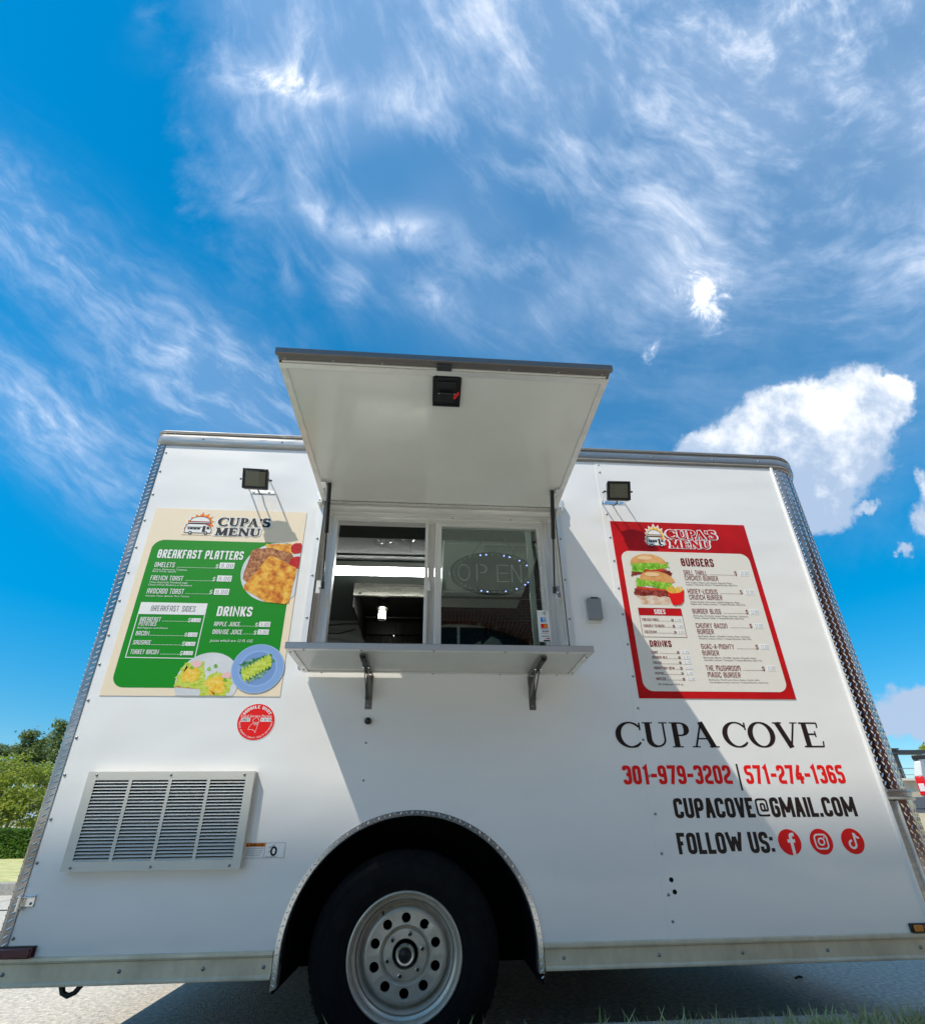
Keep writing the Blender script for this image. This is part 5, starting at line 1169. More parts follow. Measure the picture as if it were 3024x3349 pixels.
rc = MB().flat([(.4150, 1.607), (.4470, 1.607), (.4470, 1.629), (.4150, 1.629)], YC + .0008).build('orange_card_mark', flatc('card_red', (.62, .03, .01)), ca)
MB().flat(circ(.4250, 1.618, .0085, 18), YC + .0006).build('disc', P_R, rc); MB().flat(circ(.4365, 1.618, .0085, 18), YC + .0005).build('disc', F_ORANGE, rc)
po, tot = line_polys('VISA', **STY['bold']); put_polys('lettering', po, tot, .418, .448, 1.586, .0085, YC + .0006, flatc('navy', (.01, .015, .08)), ca, slant=.3)
MB().flat([(.414, 1.601), (.450, 1.601), (.450, 1.6035), (.414, 1.6035)], YC + .0007).build('rule', P_K, ca); MB().flat([(.414, 1.579), (.450, 1.579), (.450, 1.5805), (.414, 1.5805)], YC + .0007).build('rule', P_R, ca)
po, tot = line_polys('DISCOVER', **STY['cond']); put_polys('lettering', po, tot, .416, .450, 1.562, .0065, YC + .0006, P_K, ca); MB().flat([(.425, 1.552), (.452, 1.552), (.452, 1.560)], YC + .0007).build('wedge', F_FLRED, ca)
MB().flat([(.4225, 1.540), (.452, 1.540), (.452, 1.547), (.4225, 1.547)], YC + .0007).build('dark_foot', P_K, ca)

# ------------------------------------------------------------------ inside the trailer
tl_ = MB().box(-1.25, -.005, .985, 1.10, 2.455, 2.4985).build('ceiling_light', M_WHITEP, T, bevel=.004)
MB().box(-1.24, -.010, .990, 1.095, 2.440, 2.4548).build('diffuser', M_TUBE, tl_, bevel=.006)
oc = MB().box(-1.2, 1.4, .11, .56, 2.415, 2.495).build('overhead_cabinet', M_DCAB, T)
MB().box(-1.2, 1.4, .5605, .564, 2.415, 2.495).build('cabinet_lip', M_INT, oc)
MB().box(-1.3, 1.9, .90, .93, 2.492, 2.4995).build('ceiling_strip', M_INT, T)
for x in (-.25, .55): MB().box(x, x + .004, .565, 1.30, 2.4965, 2.4995).build('ceiling_joint', M_DCAB, T)
hx0, hx1 = -.695, .95
hd = MB().box(hx0, hx1, 1.32, 1.332, 2.425, 2.499).build('range_hood', M_STEEL, T)
MB().box(hx0, hx1, 1.312, 1.335, 2.388, 2.4245).build('hood_lip', M_STEEL, hd, bevel=.003)
MB().box(hx0, hx0 + .01, 1.336, 2.05, 2.30, 2.499).box(hx1 - .01, hx1, 1.336, 2.05, 2.30, 2.499).box(hx0 + .01, hx1 - .01, 1.336, 2.04, 2.488, 2.4985).build('hood_side', M_SOOT, hd)
MB().box(hx0 + .012, hx1 - .012, 1.99, 2.05, 2.20, 2.487).build('hood_back', M_SOOT, hd)
for i in range(3): MB().box(hx0 + .03 + .54 * i, hx0 + .53 + .54 * i, 1.95, 1.985, 2.33, 2.45).build('grease_filter', mat('greasy_filter', (.06, .065, .06), .35, .8, noise_amt=.3, noise_scale=40), hd)
for i in range(40): MB().box(hx0 + .05 + .04 * i, hx0 + .056 + .04 * i, 1.975, 1.989, 2.20, 2.325).build('baffle_slat', M_SOOT, hd)
MB().tube([(hx0 + .03, 1.80, 2.425), (hx1 - .03, 1.80, 2.425)], .011, 8).tube([(-.41, 1.80, 2.425), (-.41, 1.78, 2.30), (-.41, 1.78, 2.25)], .006, 8).build('suppression_pipe', M_SOOT, hd, smooth=50)
MB().lathe((-.41, 1.78, 0), [(.001, 2.235), (.009, 2.238), (.011, 2.25), (.006, 2.262)], 10, axis='z').build('nozzle', M_CHROME, hd, smooth=50)
J = (-.497, 1.58, 0)
jr = MB().lathe(J, [(.033, 2.305), (.042, 2.315), (.044, 2.335), (.043, 2.385), (.036, 2.400)], 24, axis='z').build('hood_lamp_jar', M_CLEAR, hd, smooth=50)
MB().lathe(J, [(.001, 2.303), (.02, 2.3035), (.033, 2.305)], 24, axis='z').build('jar_base', M_CLEAR, jr, smooth=50)
MB().lathe(J, [(.001, 2.325), (.020, 2.330), (.029, 2.345), (.028, 2.375), (.016, 2.395)], 20, axis='z').build('bulb', M_BULB, jr, smooth=60)
MB().lathe(J, [(.036, 2.400), (.044, 2.402), (.046, 2.418), (.030, 2.430), (.022, 2.487)], 20, axis='z').build('lamp_socket', M_STEEL, jr, smooth=40)
MB().lathe((hx0 + .05, 1.311, 2.405), [(.011, 0), (.011, -.003), (.006, -.004), (.001, -.004)], 14).build('badge', M_BLACK, hd)
for z0, pts in ((0, [(-1.4, 2.0, 2.42), (-1.0, 1.98, 2.42), (-.85, 1.9, 2.40), (-.72, 1.8, 2.36)]), (1, [(-1.4, 2.0, 2.34), (-1.1, 1.98, 2.345), (-.9, 1.95, 2.33), (-.74, 1.8, 2.31)])): MB().tube(pts, .006, 6).build('interior_cable', M_BLACK, T, smooth=60)
# air conditioner on the ceiling
ax0, ax1, ay0, ay1 = -.03, .60, .575, 1.52
ac = MB().box(ax0, ax1, ay0, ay1, 2.40, 2.4985).build('air_conditioner', mat('ac_white', (.84, .87, .82), .5, noise_amt=.06, noise_scale=4), T, bevel=.006)
for i in range(4):
    xa = .235 + i * .092; MB().box(xa, xa + .082, ay0 + .012, ay0 + .085, 2.3985, 2.3998).build('vent_slot', M_INT, ac)
    for j in range(6): MB().box(xa, xa + .082, ay0 + .016 + j * .0118, ay0 + .020 + j * .0118, 2.3955, 2.3984).build('louver', MATS['ac_white'], ac)
vr = MB().lathe((.305, .745, 0), [(.045, 2.3998), (.047, 2.394), (.036, 2.393), (.034, 2.3975)], 28, axis='z').build('round_vent', MATS['ac_white'], ac, smooth=40)
MB().lathe((.305, .745, 0), [(.034, 2.3985), (.001, 2.3985)], 24, axis='z').build('vent_opening', M_SOOT, vr)
for i in range(4): MB().bar((.305 - .026 + .012 * i, .745 - .022, 2.3965), (.305 - .014 + .012 * i, .745 + .022, 2.3965), .004, .003).build('vent_blade', MATS['ac_white'], vr)
MB().box(.385, .425, .772, .795, 2.396, 2.3998).build('control_label', M_GREYP, ac)
for x in (.445, .487): MB().lathe((x, .785, 0), [(.016, 2.3998), (.015, 2.385), (.001, 2.385)], 16, axis='z').build('control_knob', M_SOOT, ac, smooth=40)
MB().add([(.205, .765, 2.3992), (.232, .765, 2.3992), (.218, .780, 2.3992)], [(0, 1, 2)]).build('arrow_mark', M_SOOT, ac)
# torn plastic film hanging at the cabinet edge
M_FILM = glassmat('plastic_film', (.82, .85, .83), .12, 3.5)
def film(x0, x1, dz, seed, label):
    r_ = random.Random(seed); vs = []; fs = []; nx, nz_ = 14, 7
    for j in range(nz_ + 1):
        for i in range(nx + 1):
            u = i / nx; v = j / nz_; d = dz * (1 - .8 * abs(u - .55) ** 1.2 * 1.6) * v
            vs.append((x0 + (x1 - x0) * u + r_.uniform(-.006, .006) * v, .60 + .03 * v + r_.uniform(-.012, .012), 2.462 - d + r_.uniform(-.004, .004)))
    for j in range(nz_):
        for i in range(nx): a = j * (nx + 1) + i; fs.append((a, a + 1, a + nx + 2, a + nx + 1))
    o = mesh_obj('plastic_film', vs, fs, M_FILM, origin=(x0, .6, 2.46)); o['label'] = label; o['category'] = 'plastic film'; o['group'] = 'torn plastic film inside the trailer'
film(-.50, -.345, .075, 3, 'larger torn clear plastic film hanging above the window opening')
film(-.30, -.20, .030, 9, 'smaller torn clear plastic film scrap beside the larger one')
# crumpled bag on the inner counter behind the pane
MB().box(-1.3, 1.3, .11, .45, 1.37, 1.39).build('counter', M_STEEL, T)
vs = []; fs = []; nb_, mb_ = 16, 7; r_ = random.Random(4)
for j in range(mb_):
    v = j / (mb_ - 1); hgt = 1.392 + .20 * v
    for i in range(nb_):
        a = 2 * PI * i / nb_; w_ = .10 * (1 - .25 * v) + r_.uniform(-.014, .014); vs.append((.20 + w_ * 1.1 * math.cos(a), .25 + w_ * .62 * math.sin(a), hgt + (.03 * math.sin(3 * a) + r_.uniform(-.02, .02)) * (v > .8)))
for j in range(mb_ - 1):
    for i in range(nb_): a = j * nb_ + i; b = j * nb_ + (i + 1) % nb_; fs.append((a, b, b + nb_, a + nb_))
bagm = mat('crumpled_paper', (.30, .31, .28), .7, bump=.5, bump_scale=30)
o = mesh_obj('paper_bag', vs, fs, bagm, origin=(.2, .25, 1.392)); o['label'] = 'crumpled pale bag standing behind the window pane by the payment sticker'; o['category'] = 'bag'

# OPEN sign behind the pane
OY = .128
def ok(x, z): k = 1 + OY / 2; return (-.105 + (x + .105) * k, .7365 + (z - .7365) * k)
oc_ = ok(.190, 1.868); ow, oh = .222, .125
OS = thing('open_sign', 'dark oval open sign with LED dots hanging behind the window pane', 'sign', (oc_[0], OY, oc_[1] + .30))
M_SIGN = mat('sign_acrylic', (.018, .030, .030), .35, spec=.3)
pan = MB().prism(circ(oc_[0], oc_[1], ow, 48, oh), OY, OY + .008).build('sign_panel', M_SIGN, OS, smooth=30)
top = ok(.209, 2.155)
MB().tube([(oc_[0] - .115, OY + .004, oc_[1] + .098), (top[0], OY - .02, top[1] - .02), (oc_[0] + .130, OY + .004, oc_[1] + .092)], .0018, 6).build('chain', M_DARKSCREW, OS)
MB().lathe((top[0], .0955 + .002, top[1]), [(.024, 0), (.022, .006), (.010, .012), (.004, .020)], 20).build('suction_cup', M_CLEAR, OS, smooth=50)
for dx, dz_ in ((-.115, .098), (.130, .092)): MB().lathe((oc_[0] + dx, OY - .001, oc_[1] + dz_), [(.006, 0), (.006, -.002), (.003, -.002)], 12).build('eyelet', M_CHROME, OS)
def dots(name, pts, r_, m_, **k):
    mb = MB()
    for x, z in pts: mb.lathe((x, OY - .0005, z), [(r_, 0), (r_ * .7, -.002), (.0001, -.0026)], 6)
    return mb.build(name, m_, OS, **k)
lp = []
def dl_(x, z): lp.append((oc_[0] + x, oc_[1] + z))
for i in range(18): a = 2 * PI * i / 18; dl_(-.148 + .029 * math.cos(a), .0 + .046 * math.sin(a))
for i in range(8): dl_(-.082, -.048 + i * .0135)
for i in range(8): a = PI / 2 - PI * i / 7; dl_(-.060 + .028 * math.cos(a), .023 + .024 * math.sin(a))
for i in range(8): dl_(.024, -.048 + i * .0135)
for z in (.047, .0, -.048):
    for i in range(4): dl_(.037 + i * .0125, z)
for i in range(8): dl_(.098, -.048 + i * .0135); dl_(.146, -.048 + i * .0135); dl_(.102 + i * .0055, .042 - i * .0120)
dots('led_letters', lp, .0027, M_LEDDIM, kind='stuff')
rimd = [(2 * PI * i / 40) for i in range(40)]
lit = {3, 5, 7, 8, 11, 12, 28, 29, 32, 34, 36, 37}
dots('led_ring', [(oc_[0] + (ow - .022) * math.cos(a), oc_[1] + (oh - .016) * math.sin(a)) for i, a in enumerate(rimd) if i not in lit], .0022, M_LEDDIM, kind='stuff')
for i in sorted(lit): a = rimd[i]; dots('led', [(oc_[0] + (ow - .022) * math.cos(a), oc_[1] + (oh - .016) * math.sin(a))], .0034, M_LEDON)
flush_fonts()

# ------------------------------------------------------------------ brick building behind the viewer
BY = -8.0; BH = .66 + 2.40 * 8.0
B = thing('brick_building', 'low red brick building with an arched window, mirrored in the serving window', 'building', (0, BY, .154))
def brickmat():
    m_ = bpy.data.materials.new('brickwork'); m_.use_nodes = True; t = m_.node_tree; b = t.nodes['Principled BSDF']; N = t.nodes.new; L = t.links.new
    tcn = N('ShaderNodeTexCoord'); sp = N('ShaderNodeSeparateXYZ'); L(tcn.outputs['Object'], sp.inputs[0]); cb = N('ShaderNodeCombineXYZ'); L(sp.outputs[0], cb.inputs[0]); L(sp.outputs[2], cb.inputs[1])
    bt = N('ShaderNodeTexBrick'); L(cb.outputs[0], bt.inputs['Vector']); bt.inputs['Scale'].default_value = 1; bt.inputs['Brick Width'].default_value = .225; bt.inputs['Row Height'].default_value = .078; bt.inputs['Mortar Size'].default_value = .0065
    bt.inputs['Color1'].default_value = (.27, .09, .06, 1); bt.inputs['Color2'].default_value = (.17, .055, .042, 1); bt.inputs['Mortar'].default_value = (.42, .38, .33, 1); L(bt.outputs[0], b.inputs['Base Color']); b.inputs['Roughness'].default_value = .85
    bp = N('ShaderNodeBump'); bp.inputs['Distance'].default_value = .006; bp.invert = True; L(bt.outputs['Fac'], bp.inputs['Height']); L(bp.outputs[0], b.inputs['Normal']); return m_
M_BW = brickmat()
holes = []; wins = []
acx, acz, aR, hw = .55, 1.72, 3.46, 1.72          # wide segmental arch seen in the pane
a_hi = math.asin(hw / aR)
arcp = [(acx + aR * math.sin(a), acz + aR * math.cos(a)) for a in np.linspace(a_hi, -a_hi, 17)]
holes.append([(acx - hw, 1.0), (acx + hw, 1.0)] + arcp); wins.append((acx - hw, acx + hw, 1.0, acz + aR))
panel('wall', [(-3, .13), (15, .13), (15, 7.1), (-3, 7.1)], holes, BY, BY - .28, M_BW, B)
MB().box(-3, 15, BY - 6, BY - .9, .13, 6.9).build('inner_mass', M_DCAB, B)
MB().box(-3.1, 15.1, BY - 6, BY + .05, 7.1, 7.22).build('coping', M_STONE, B)
for x in (-3, 14.99): MB().box(x, x + .01, BY - 6, BY - .281, .13, 7.099).build('side_wall', M_BW, B)
WG = thing('brick_wing', 'brick wing of the low building standing off the trailer nose', 'building', (13.5, -4, .15))
MB().box(12, 15, BY + .02, -.2, .13, 7.0).build('wall', mat('brick_side', (.20, .07, .05), .85, col2=(.13, .045, .035), noise_scale=14), WG)
MB().box(11.9, 15.1, BY + .06, -.1, 7.0, 7.12).build('coping', M_STONE, WG)
TB = thing('added_shade_board', 'tall blank billboard on two steel legs put up out of view to shade the foot of the trailer', 'added_shade_board', (-5.75, -5.2, .152))  # blank board behind the viewer, added only to shade the lower wall
MB().box(-7.75, -3.72, -5.26, -5.14, 9.7, .66 + 2.40 * 5.2).build('board', M_WHITEP, TB, bevel=.01)
for x in (-6.9, -4.6):
    MB().box(x - .11, x + .11, -5.50, -5.28, .13, 12.9).build('leg', M_IRON, TB)
    MB().box(x - .2, x + .2, -5.6, -5.2, .13, .20).build('base_plate', M_IRON, TB)
for z in (10.2, 11.6, 12.8): MB().box(-7.7, -3.77, -5.279, -5.262, z, z + .1).build('stringer', M_IRON, TB)
mb = MB(); first = None
for cxx in (acx,):
    nb2 = 44
    for i in range(nb2):
        a = -a_hi * 1.06 + 2 * a_hi * 1.06 * (i + .5) / nb2
        if first is None: first = MB().box(-.0335, .0335, -.03, .0, .0, .235).build('brick', M_BRICKB, B); me0 = first.data; off0 = wloc(B); [setattr(v, 'co', v.co + off0) for v in me0.vertices]; o = first
        else: o = bpy.data.objects.new('brick', me0); C.objects.link(o); o.parent = B
        o.location = Vector((cxx + aR * math.sin(a), BY + .032, acz + aR * math.cos(a))) - wloc(B); o.rotation_euler = (0, a, 0)
    ring = [(cxx + (aR + d) * math.sin(a), acz + (aR + d) * math.cos(a)) for d, sg_ in ((0, 1),) for a in np.linspace(-a_hi * 1.06, a_hi * 1.06, 20)] + [(cxx + (aR + .235) * math.sin(a), acz + (aR + .235) * math.cos(a)) for a in np.linspace(a_hi * 1.06, -a_hi * 1.06, 20)]
    mb.flat(ring, BY + .004)
mb.build('arch_mortar', M_MORTAR, B)
M_DGL = mat('dark_building_glass', (.012, .014, .016), .25, spec=.3)
for x0, x1, z0, z1 in wins:
    w_ = MB().box(x0, x1, BY - .26, BY - .20, z0, z0 + .06).box(x0, x0 + .05, BY - .26, BY - .20, z0, z1).box(x1 - .05, x1, BY - .26, BY - .20, z0, z1).box(x0, x1, BY - .26, BY - .20, z1 - .06, z1).box((x0 + x1) / 2 - .03, (x0 + x1) / 2 + .03, BY - .26, BY - .21, z0, z1).build('window', M_WHITEP, B if x0 > -5 else TB)
    MB().box(x0 + .05, x1 - .05, BY - .24, BY - .23, z0 + .06, z1 - .06).build('pane', M_DGL, w_)
    if x0 < -5: MB().box(x0 - .08, x1 + .08, BY - .1, BY + .05, z0 - .10, z0 - .002).build('sill', M_STONE, TB)

# ------------------------------------------------------------------ vegetation
def leaves(n, centre_fn, size, asp=.55, seed=0, flat=.35):
    r = np.random.default_rng(seed); P, Sd = centre_fn(r, n)
    d = r.normal(size=(n, 3)); d /= np.linalg.norm(d, axis=1)[:, None]; nrm = r.normal(size=(n, 3)); nrm[:, 2] += flat * 4; nrm -= d * (nrm * d).sum(1)[:, None]; nrm /= np.linalg.norm(nrm, axis=1)[:, None]
    s = np.cross(nrm, d); L_ = (size * r.uniform(.6, 1.25, n))[:, None]; Wd = L_ * asp
    a = P - d * L_ * .5; b = P + s * Wd * .5 + nrm * L_ * .08; c = P + d * L_ * .5; e = P - s * Wd * .5 + nrm * L_ * .08
    V_ = np.stack([a, b, c, e], 1).reshape(-1, 3); F_ = np.arange(len(V_)).reshape(-1, 4); return V_, F_
def clumps(blobs, sub, spread):
    """blobs: (x,y,z,rx,ry,rz); leaves gather in clumps on the shell of each blob"""
    def fn(r, n):
        w = np.array([b[3] * b[4] + b[5] * b[3] for b in blobs]); w = w / w.sum(); cl = []
        for b, k in zip(blobs, np.maximum(3, (w * sub).astype(int))):
            d = r.normal(size=(k, 3)); d /= np.linalg.norm(d, axis=1)[:, None]; rad = r.uniform(.55, 1.0, k)[:, None] ** .6
            cl.append(np.array(b[:3]) + d * rad * np.array(b[3:6]))
        cl = np.concatenate(cl); i = r.integers(0, len(cl), n); q = r.normal(size=(n, 3)) * spread; q[:, 2] *= .6
        return cl[i] + q, None
    return fn
L_YEL = leafmat('sunny_leaf', (.15, .22, .025), (.50, .54, .09), .5); L_DRK = leafmat('cool_leaf', (.08, .14, .05), (.24, .31, .11), .45); L_HEDGE = leafmat('hedge_leaf', (.03, .09, .012), (.18, .34, .04)); L_GRASS = leafmat('grass_blade', (.18, .28, .08), (.50, .56, .30), .3); L_STRAW = leafmat('dry_grass', (.28, .23, .12), (.42, .37, .22), .2)
def tree(label, base, blobs, n, size, lm_, sub, spread, seed, trunk_r=.14, group=None):
    t = thing('tree', label, 'tree', base, group)
    V_, F_ = leaves(n, clumps(blobs, sub, spread), size, seed=seed); np_obj('crown', V_, F_, lm_, t, kind='stuff')
    r_ = random.Random(seed); top = max(b[2] for b in blobs); bx, by, bz = base; mb = MB()
    cxm = sum(b[0] for b in blobs) / len(blobs); cym = sum(b[1] for b in blobs) / len(blobs)
    pts = [(bx, by, bz - .05), (bx + .05, by, bz + (top - bz) * .3), ((bx + cxm) / 2, (by + cym) / 2, bz + (top - bz) * .6), (cxm, cym, top)]
    mb.tube(pts, trunk_r, 9, r1=trunk_r * .25)
    for b in blobs:
        z0 = bz + (b[2] - bz) * .55; f = (z0 - bz) / (top - bz); s_ = (bx + (cxm - bx) * f, by + (cym - by) * f, z0)
        mb.tube([s_, (s_[0] * .5 + b[0] * .5, s_[1] * .5 + b[1] * .5, z0 * .4 + b[2] * .6 + .1), b[:3]], trunk_r * .4, 6, r1=trunk_r * .1)
        for k in range(4): mb.tube([b[:3], (b[0] + r_.uniform(-1, 1) * b[3] * .8, b[1] + r_.uniform(-1, 1) * b[4] * .8, b[2] + r_.uniform(-.5, .9) * b[5])], trunk_r * .13, 5, r1=trunk_r * .04)
    mb.build('trunk', M_BARK, t, smooth=50)
GT = 'trees beyond the hedge'
r_ = random.Random(5)
tree('broad yellow-green tree just behind the clipped hedge', (-16.2, 18.6, .14), [(-16.2, 18.6, 2.7, 1.5, 1.3, 1.0), (-17.6, 18.9, 2.3, 1.3, 1.2, .9), (-15.0, 18.5, 2.5, 1.1, 1.1, .9), (-16.7, 18.3, 1.7, 1.6, 1.2, .6), (-14.9, 18.2, 1.6, 1.2, 1.1, .6), (-18.2, 18.6, 1.6, 1.2, 1.2, .6)], 17000, .125, L_YEL, 330, .16, 41, group=GT)
tree('slender open-crowned tree, tallest above the hedge at the trailer rear', (-17.6, 22.6, .14), [(-17.75, 22.6, 5.5, .45, .4, .38), (-17.5, 22.6, 4.9, .6, .5, .30), (-18.1, 22.6, 4.4, .6, .5, .28), (-17.1, 22.5, 4.2, .6, .5, .35), (-17.6, 22.5, 3.3, 1.0, .8, .45)], 7000, .14, L_DRK, 70, .15, 42, .08, GT)
tree('open dark tree, second tallest, left of the slender one', (-19.0, 22.9, .14), [(-19.0, 22.9, 5.05, .6, .5, .32), (-19.5, 22.9, 4.4, .5, .5, .25), (-18.6, 22.9, 4.2, .5, .5, .25), (-19.3, 22.8, 3.5, .9, .8, .35)], 6500, .14, L_DRK, 60, .15, 43, .08, GT)
tree('low spreading dark tree at the left edge', (-20.8, 23.2, .14), [(-20.5, 23.2, 4.45, .8, .6, .30), (-21.4, 23.2, 4.4, .8, .6, .35), (-19.9, 23.1, 3.9, .7, .6, .28), (-20.9, 23.0, 3.3, 1.2, .8, .35)], 6500, .14, L_DRK, 60, .16, 44, .10, GT)
H = thing('hedge', 'clipped green hedge across the street, bright on top and dark below', 'hedge', (-13, 15.5, .14))
def hedge_fn(r, n):
    x = r.uniform(-24, -4, n); f = r.uniform(0, 1, n); top = .99 + .03 * np.sin(x * 2.1)
    side = f < .5; y = np.where(side, 15.05 + r.exponential(.05, n), r.uniform(15.05, 16.3, n)); z = np.where(side, r.uniform(.16, 1, n) * top, top - r.exponential(.05, n))
    return np.stack([x, y, z], 1), None
V_, F_ = leaves(46000, hedge_fn, .085, seed=50); np_obj('foliage', V_, F_, L_HEDGE, H, kind='stuff')
MB().box(-24, -4, 15.2, 16.2, .12, .90).build('branch_core', mat('hedge_core', (.015, .022, .008), .9), H)
# low cars and wall glimpsed beyond the hedge
wl = MB().box(-40, -2, 40, 40.3, .1, 1.9).box(-40, -2, 39.9, 40.4, 1.9, 2.0).build('boundary_wall', mat('pale_wall', (.62, .58, .52), .8, noise_amt=.1), None); wl['label'] = 'pale low wall far behind the trees at the left'; wl['category'] = 'wall'
# verge grass by the near kerb
def blades(n, xr, yr, hr, seed, w=.0028, dens=None):
    r = np.random.default_rng(seed); x = r.uniform(*xr, n); y = r.uniform(*yr, n)
    if dens is not None: keep = r.uniform(0, 1, n) < dens(x, y); x, y = x[keep], y[keep]
    n = len(x); a = r.uniform(0, 2 * PI, n); h = r.uniform(*hr, n) * r.uniform(.7, 1.1, n); ln = r.uniform(.1, .75, n) * h; b = r.uniform(0, 2 * PI, n)
    w_ = w * r.uniform(.7, 1.3, n); dx, dy = np.cos(b) * ln, np.sin(b) * ln; wx, wy = np.cos(a) * w_, np.sin(a) * w_; z = np.full(n, .150)
    P = [np.stack([x - wx, y - wy, z], 1), np.stack([x + wx, y + wy, z], 1), np.stack([x + dx * .35 + wx * .8, y + dy * .35 + wy * .8, z + h * .6], 1), np.stack([x + dx * .35 - wx * .8, y + dy * .35 - wy * .8, z + h * .6], 1), np.stack([x + dx, y + dy, z + h], 1)]
    V_ = np.stack(P, 1).reshape(-1, 3); i = np.arange(n) * 5
    F_ = np.concatenate([np.stack([i, i + 1, i + 2], 1), np.stack([i, i + 2, i + 3], 1), np.stack([i + 3, i + 2, i + 4], 1)]); return V_, F_
cl = lambda x, y: .25 + .75 * (np.sin(x * 5.1 + 1) * np.sin(x * 2.3 + y * 7) > -.2)
V_, F_ = blades(60000, (-5, 7), (-.86, -.215), (.03, .105), 60, w=.0032, dens=lambda x, y: cl(x, y) * np.clip((x + .6) / 1.6, .12, 1)); o = np_obj('verge_grass', V_, F_, L_GRASS, kind='stuff'); o['label'] = 'green grass blades growing along the near kerb'; o['category'] = 'grass'
V_, F_ = blades(22000, (.7, 7), (-.85, -.19), (.03, .09), 61, dens=lambda x, y: (np.sin(x * 3.3 + 2) > -.3) * 1.0); o = np_obj('dry_grass', V_, F_, L_STRAW, kind='stuff'); o['label'] = 'dry straw-coloured grass mixed in along the near kerb'; o['category'] = 'grass'
# fallen twig on the street
tw = MB().tube([(1.86, .98, .008), (1.885, .99, .011), (1.90, .985, .009)], .006, 6).build('twig', M_BARK, smooth=60); tw['label'] = 'small dark twig lying on the street under the front rail'; tw['category'] = 'twig'

# ------------------------------------------------------------------ right background
DW = thing('concrete_deck', 'beige concrete deck wall with a thin metal railing beyond the trailer nose', 'wall', (28, 20, .1))
MB().box(21.0, 48, 20, 20.4, .1, 2.66).build('wall', M_STONE, DW)
MB().box(20.9, 48, 19.8, 20.5, 2.66, 2.76).build('coping', mat('light_stone', (.60, .56, .48), .8), DW)
for x in np.arange(21.2, 32, .95): MB().tube([(x, 20.1, 2.76), (x, 20.1, 3.24)], .018, 6).build('post', M_DARKSCREW, DW)
MB().box(21.1, 32, 20.08, 20.12, 3.21, 3.24).box(21.1, 32, 20.08, 20.12, 2.93, 2.95).build('rail', M_DARKSCREW, DW)
PG = thing('pergola', 'dark steel pergola frame above the beige deck wall', 'pergola', (22.2, 20.6, 2.76))
MB().box(21.6, 34, 20.55, 20.75, 3.93, 4.03).box(21.6, 34, 20.6, 20.7, 4.035, 4.15).build('beam', M_IRON, PG)
MB().box(22.45, 22.72, 20.6, 20.8, 2.76, 3.929).build('post', M_IRON, PG); MB().box(29.2, 29.4, 20.6, 20.8, 2.76, 3.929).build('post', M_IRON, PG); MB().box(22.3, 22.8, 20.5, 20.9, 4.155, 4.22).build('beam_cap', M_IRON, PG)
tree('small bright green tree beside the pergola', (27.2, 22.8, .1), [(27.3, 22.8, 4.35, .7, .8, .45), (26.6, 22.6, 4.45, .35, .4, .22), (28.2, 22.8, 4.6, 1.0, .8, .5)], 4000, .15, L_YEL, 90, .13, 71, .12)
LW = MB().box(7.9, 30, 7.6, 7.8, 0, .97).build('retaining_wall', mat('pale_retaining_wall', (.66, .58, .45), .85, noise_amt=.12, bump=.2, bump_scale=40), None); LW['label'] = 'pale low retaining wall in front of the parked van'; LW['category'] = 'wall'
GB = MB().box(9.8, 11.62, 9.30, 9.42, .72, 1.36).box(9.8, 11.62, 9.285, 9.30, 1.12, 1.16).build('barrier', mat('blue_grey_barrier', (.11, .125, .15), .6), None); GB['label'] = 'blue-grey barrier standing behind the pale retaining wall beside the van'; GB['category'] = 'barrier'
MB().sheet([(8.2, 7.8), (60, 7.8), (60, 19.9), (8.2, 19.9)], .72).build('upper_lot', M_CONC, **struct)
VN = thing('parked_van', 'silver parked van with tall red and white tail lamp, seen past the trailer nose', 'van', (11.84, 9.60, .72))
vx0, vx1, vy0 = 11.84, 13.7, 9.60
M_VAN = mat('silver_car_paint', (.45, .46, .47), .3, .7, coat=.8); M_VANW = mat('white_car_paint', (.75, .75, .74), .3, coat=.8); M_BUMP = mat('grey_bumper', (.10, .115, .13), .5)
out = [(vx0, 1.06), (vx1, 1.06), (vx1, 1.70), (vx1 - .10, 2.22), (vx1 - .30, 2.36), (vx0 + .30, 2.36), (vx0 + .12, 2.22), (vx0, 1.70)]
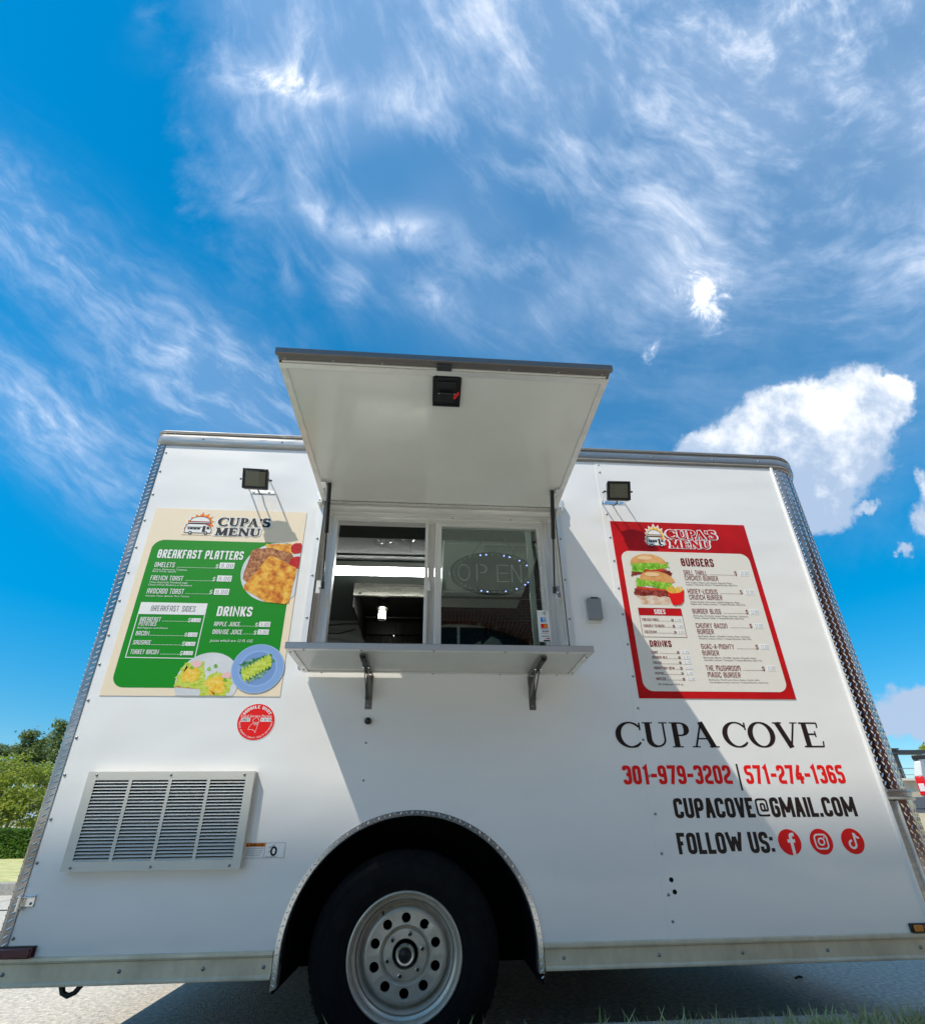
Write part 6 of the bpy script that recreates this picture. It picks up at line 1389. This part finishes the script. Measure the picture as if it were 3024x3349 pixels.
MB().prism(out, vy0, vy0 + 4.4).build('body', M_VAN, VN, bevel=.04)
MB().prism([(vx0 - .01, 1.845), (vx0 + .16, 1.845), (vx0 + .22, 2.20), (vx0 + .10, 2.20)], vy0 - .02, vy0 + .15).build('rear_pillar', M_VANW, VN, bevel=.02)
tlp = MB().prism([(vx0 - .015, 1.41), (vx0 + .15, 1.41), (vx0 + .17, 1.84), (vx0 - .005, 1.84)], vy0 - .035, vy0 + .2).build('tail_lamp', mat('tail_lamp_red', (.70, .008, .012), .15, coat=.8), VN, bevel=.012)
MB().prism([(vx0 + .010, 1.50), (vx0 + .11, 1.50), (vx0 + .12, 1.68), (vx0 + .014, 1.68)], vy0 - .044, vy0 - .034).build('reversing_lens', mat('clear_lens_white', (.75, .68, .68), .2, coat=.8), tlp, bevel=.003)
MB().prism([(vx1 + .015, 1.41), (vx1 - .15, 1.41), (vx1 - .17, 1.84), (vx1 + .005, 1.84)], vy0 - .035, vy0 + .2).build('tail_lamp', MATS['tail_lamp_red'], VN, bevel=.012)
MB().box(vx0 - .04, vx1 + .04, vy0 - .10, vy0 + .3, 1.02, 1.37).build('bumper', M_BUMP, VN, bevel=.03)
MB().box(vx0 + .06, vx0 + .45, vy0 - .105, vy0 - .1, 1.22, 1.34).build('bumper_insert', M_BLACK, VN)
MB().box(vx0 + .28, vx1 - .28, vy0 - .012, vy0 + .02, 1.74, 2.18).build('rear_window', mat('dark_car_glass', (.02, .025, .03), .05, coat=1), VN, bevel=.01)
MB().box(vx0 + .08, vx1 - .08, vy0 - .03, vy0 + .5, 2.24, 2.34).build('roof_spoiler', M_BLACK, VN, bevel=.02)
for x in (vx0 + .02, vx1 - .24):
    for y in (vy0 + .9, vy0 + 3.4):
        w_ = MB().tube([(x, y, 1.05), (x + .22, y, 1.05)], .33, 24).build('wheel', M_RUBBER, VN, smooth=40); MB().tube([(x - .005, y, 1.05), (x + .225, y, 1.05)], .20, 20).build('rim', M_RIM, w_, smooth=40)
VN.rotation_euler = (0, 0, -.83)
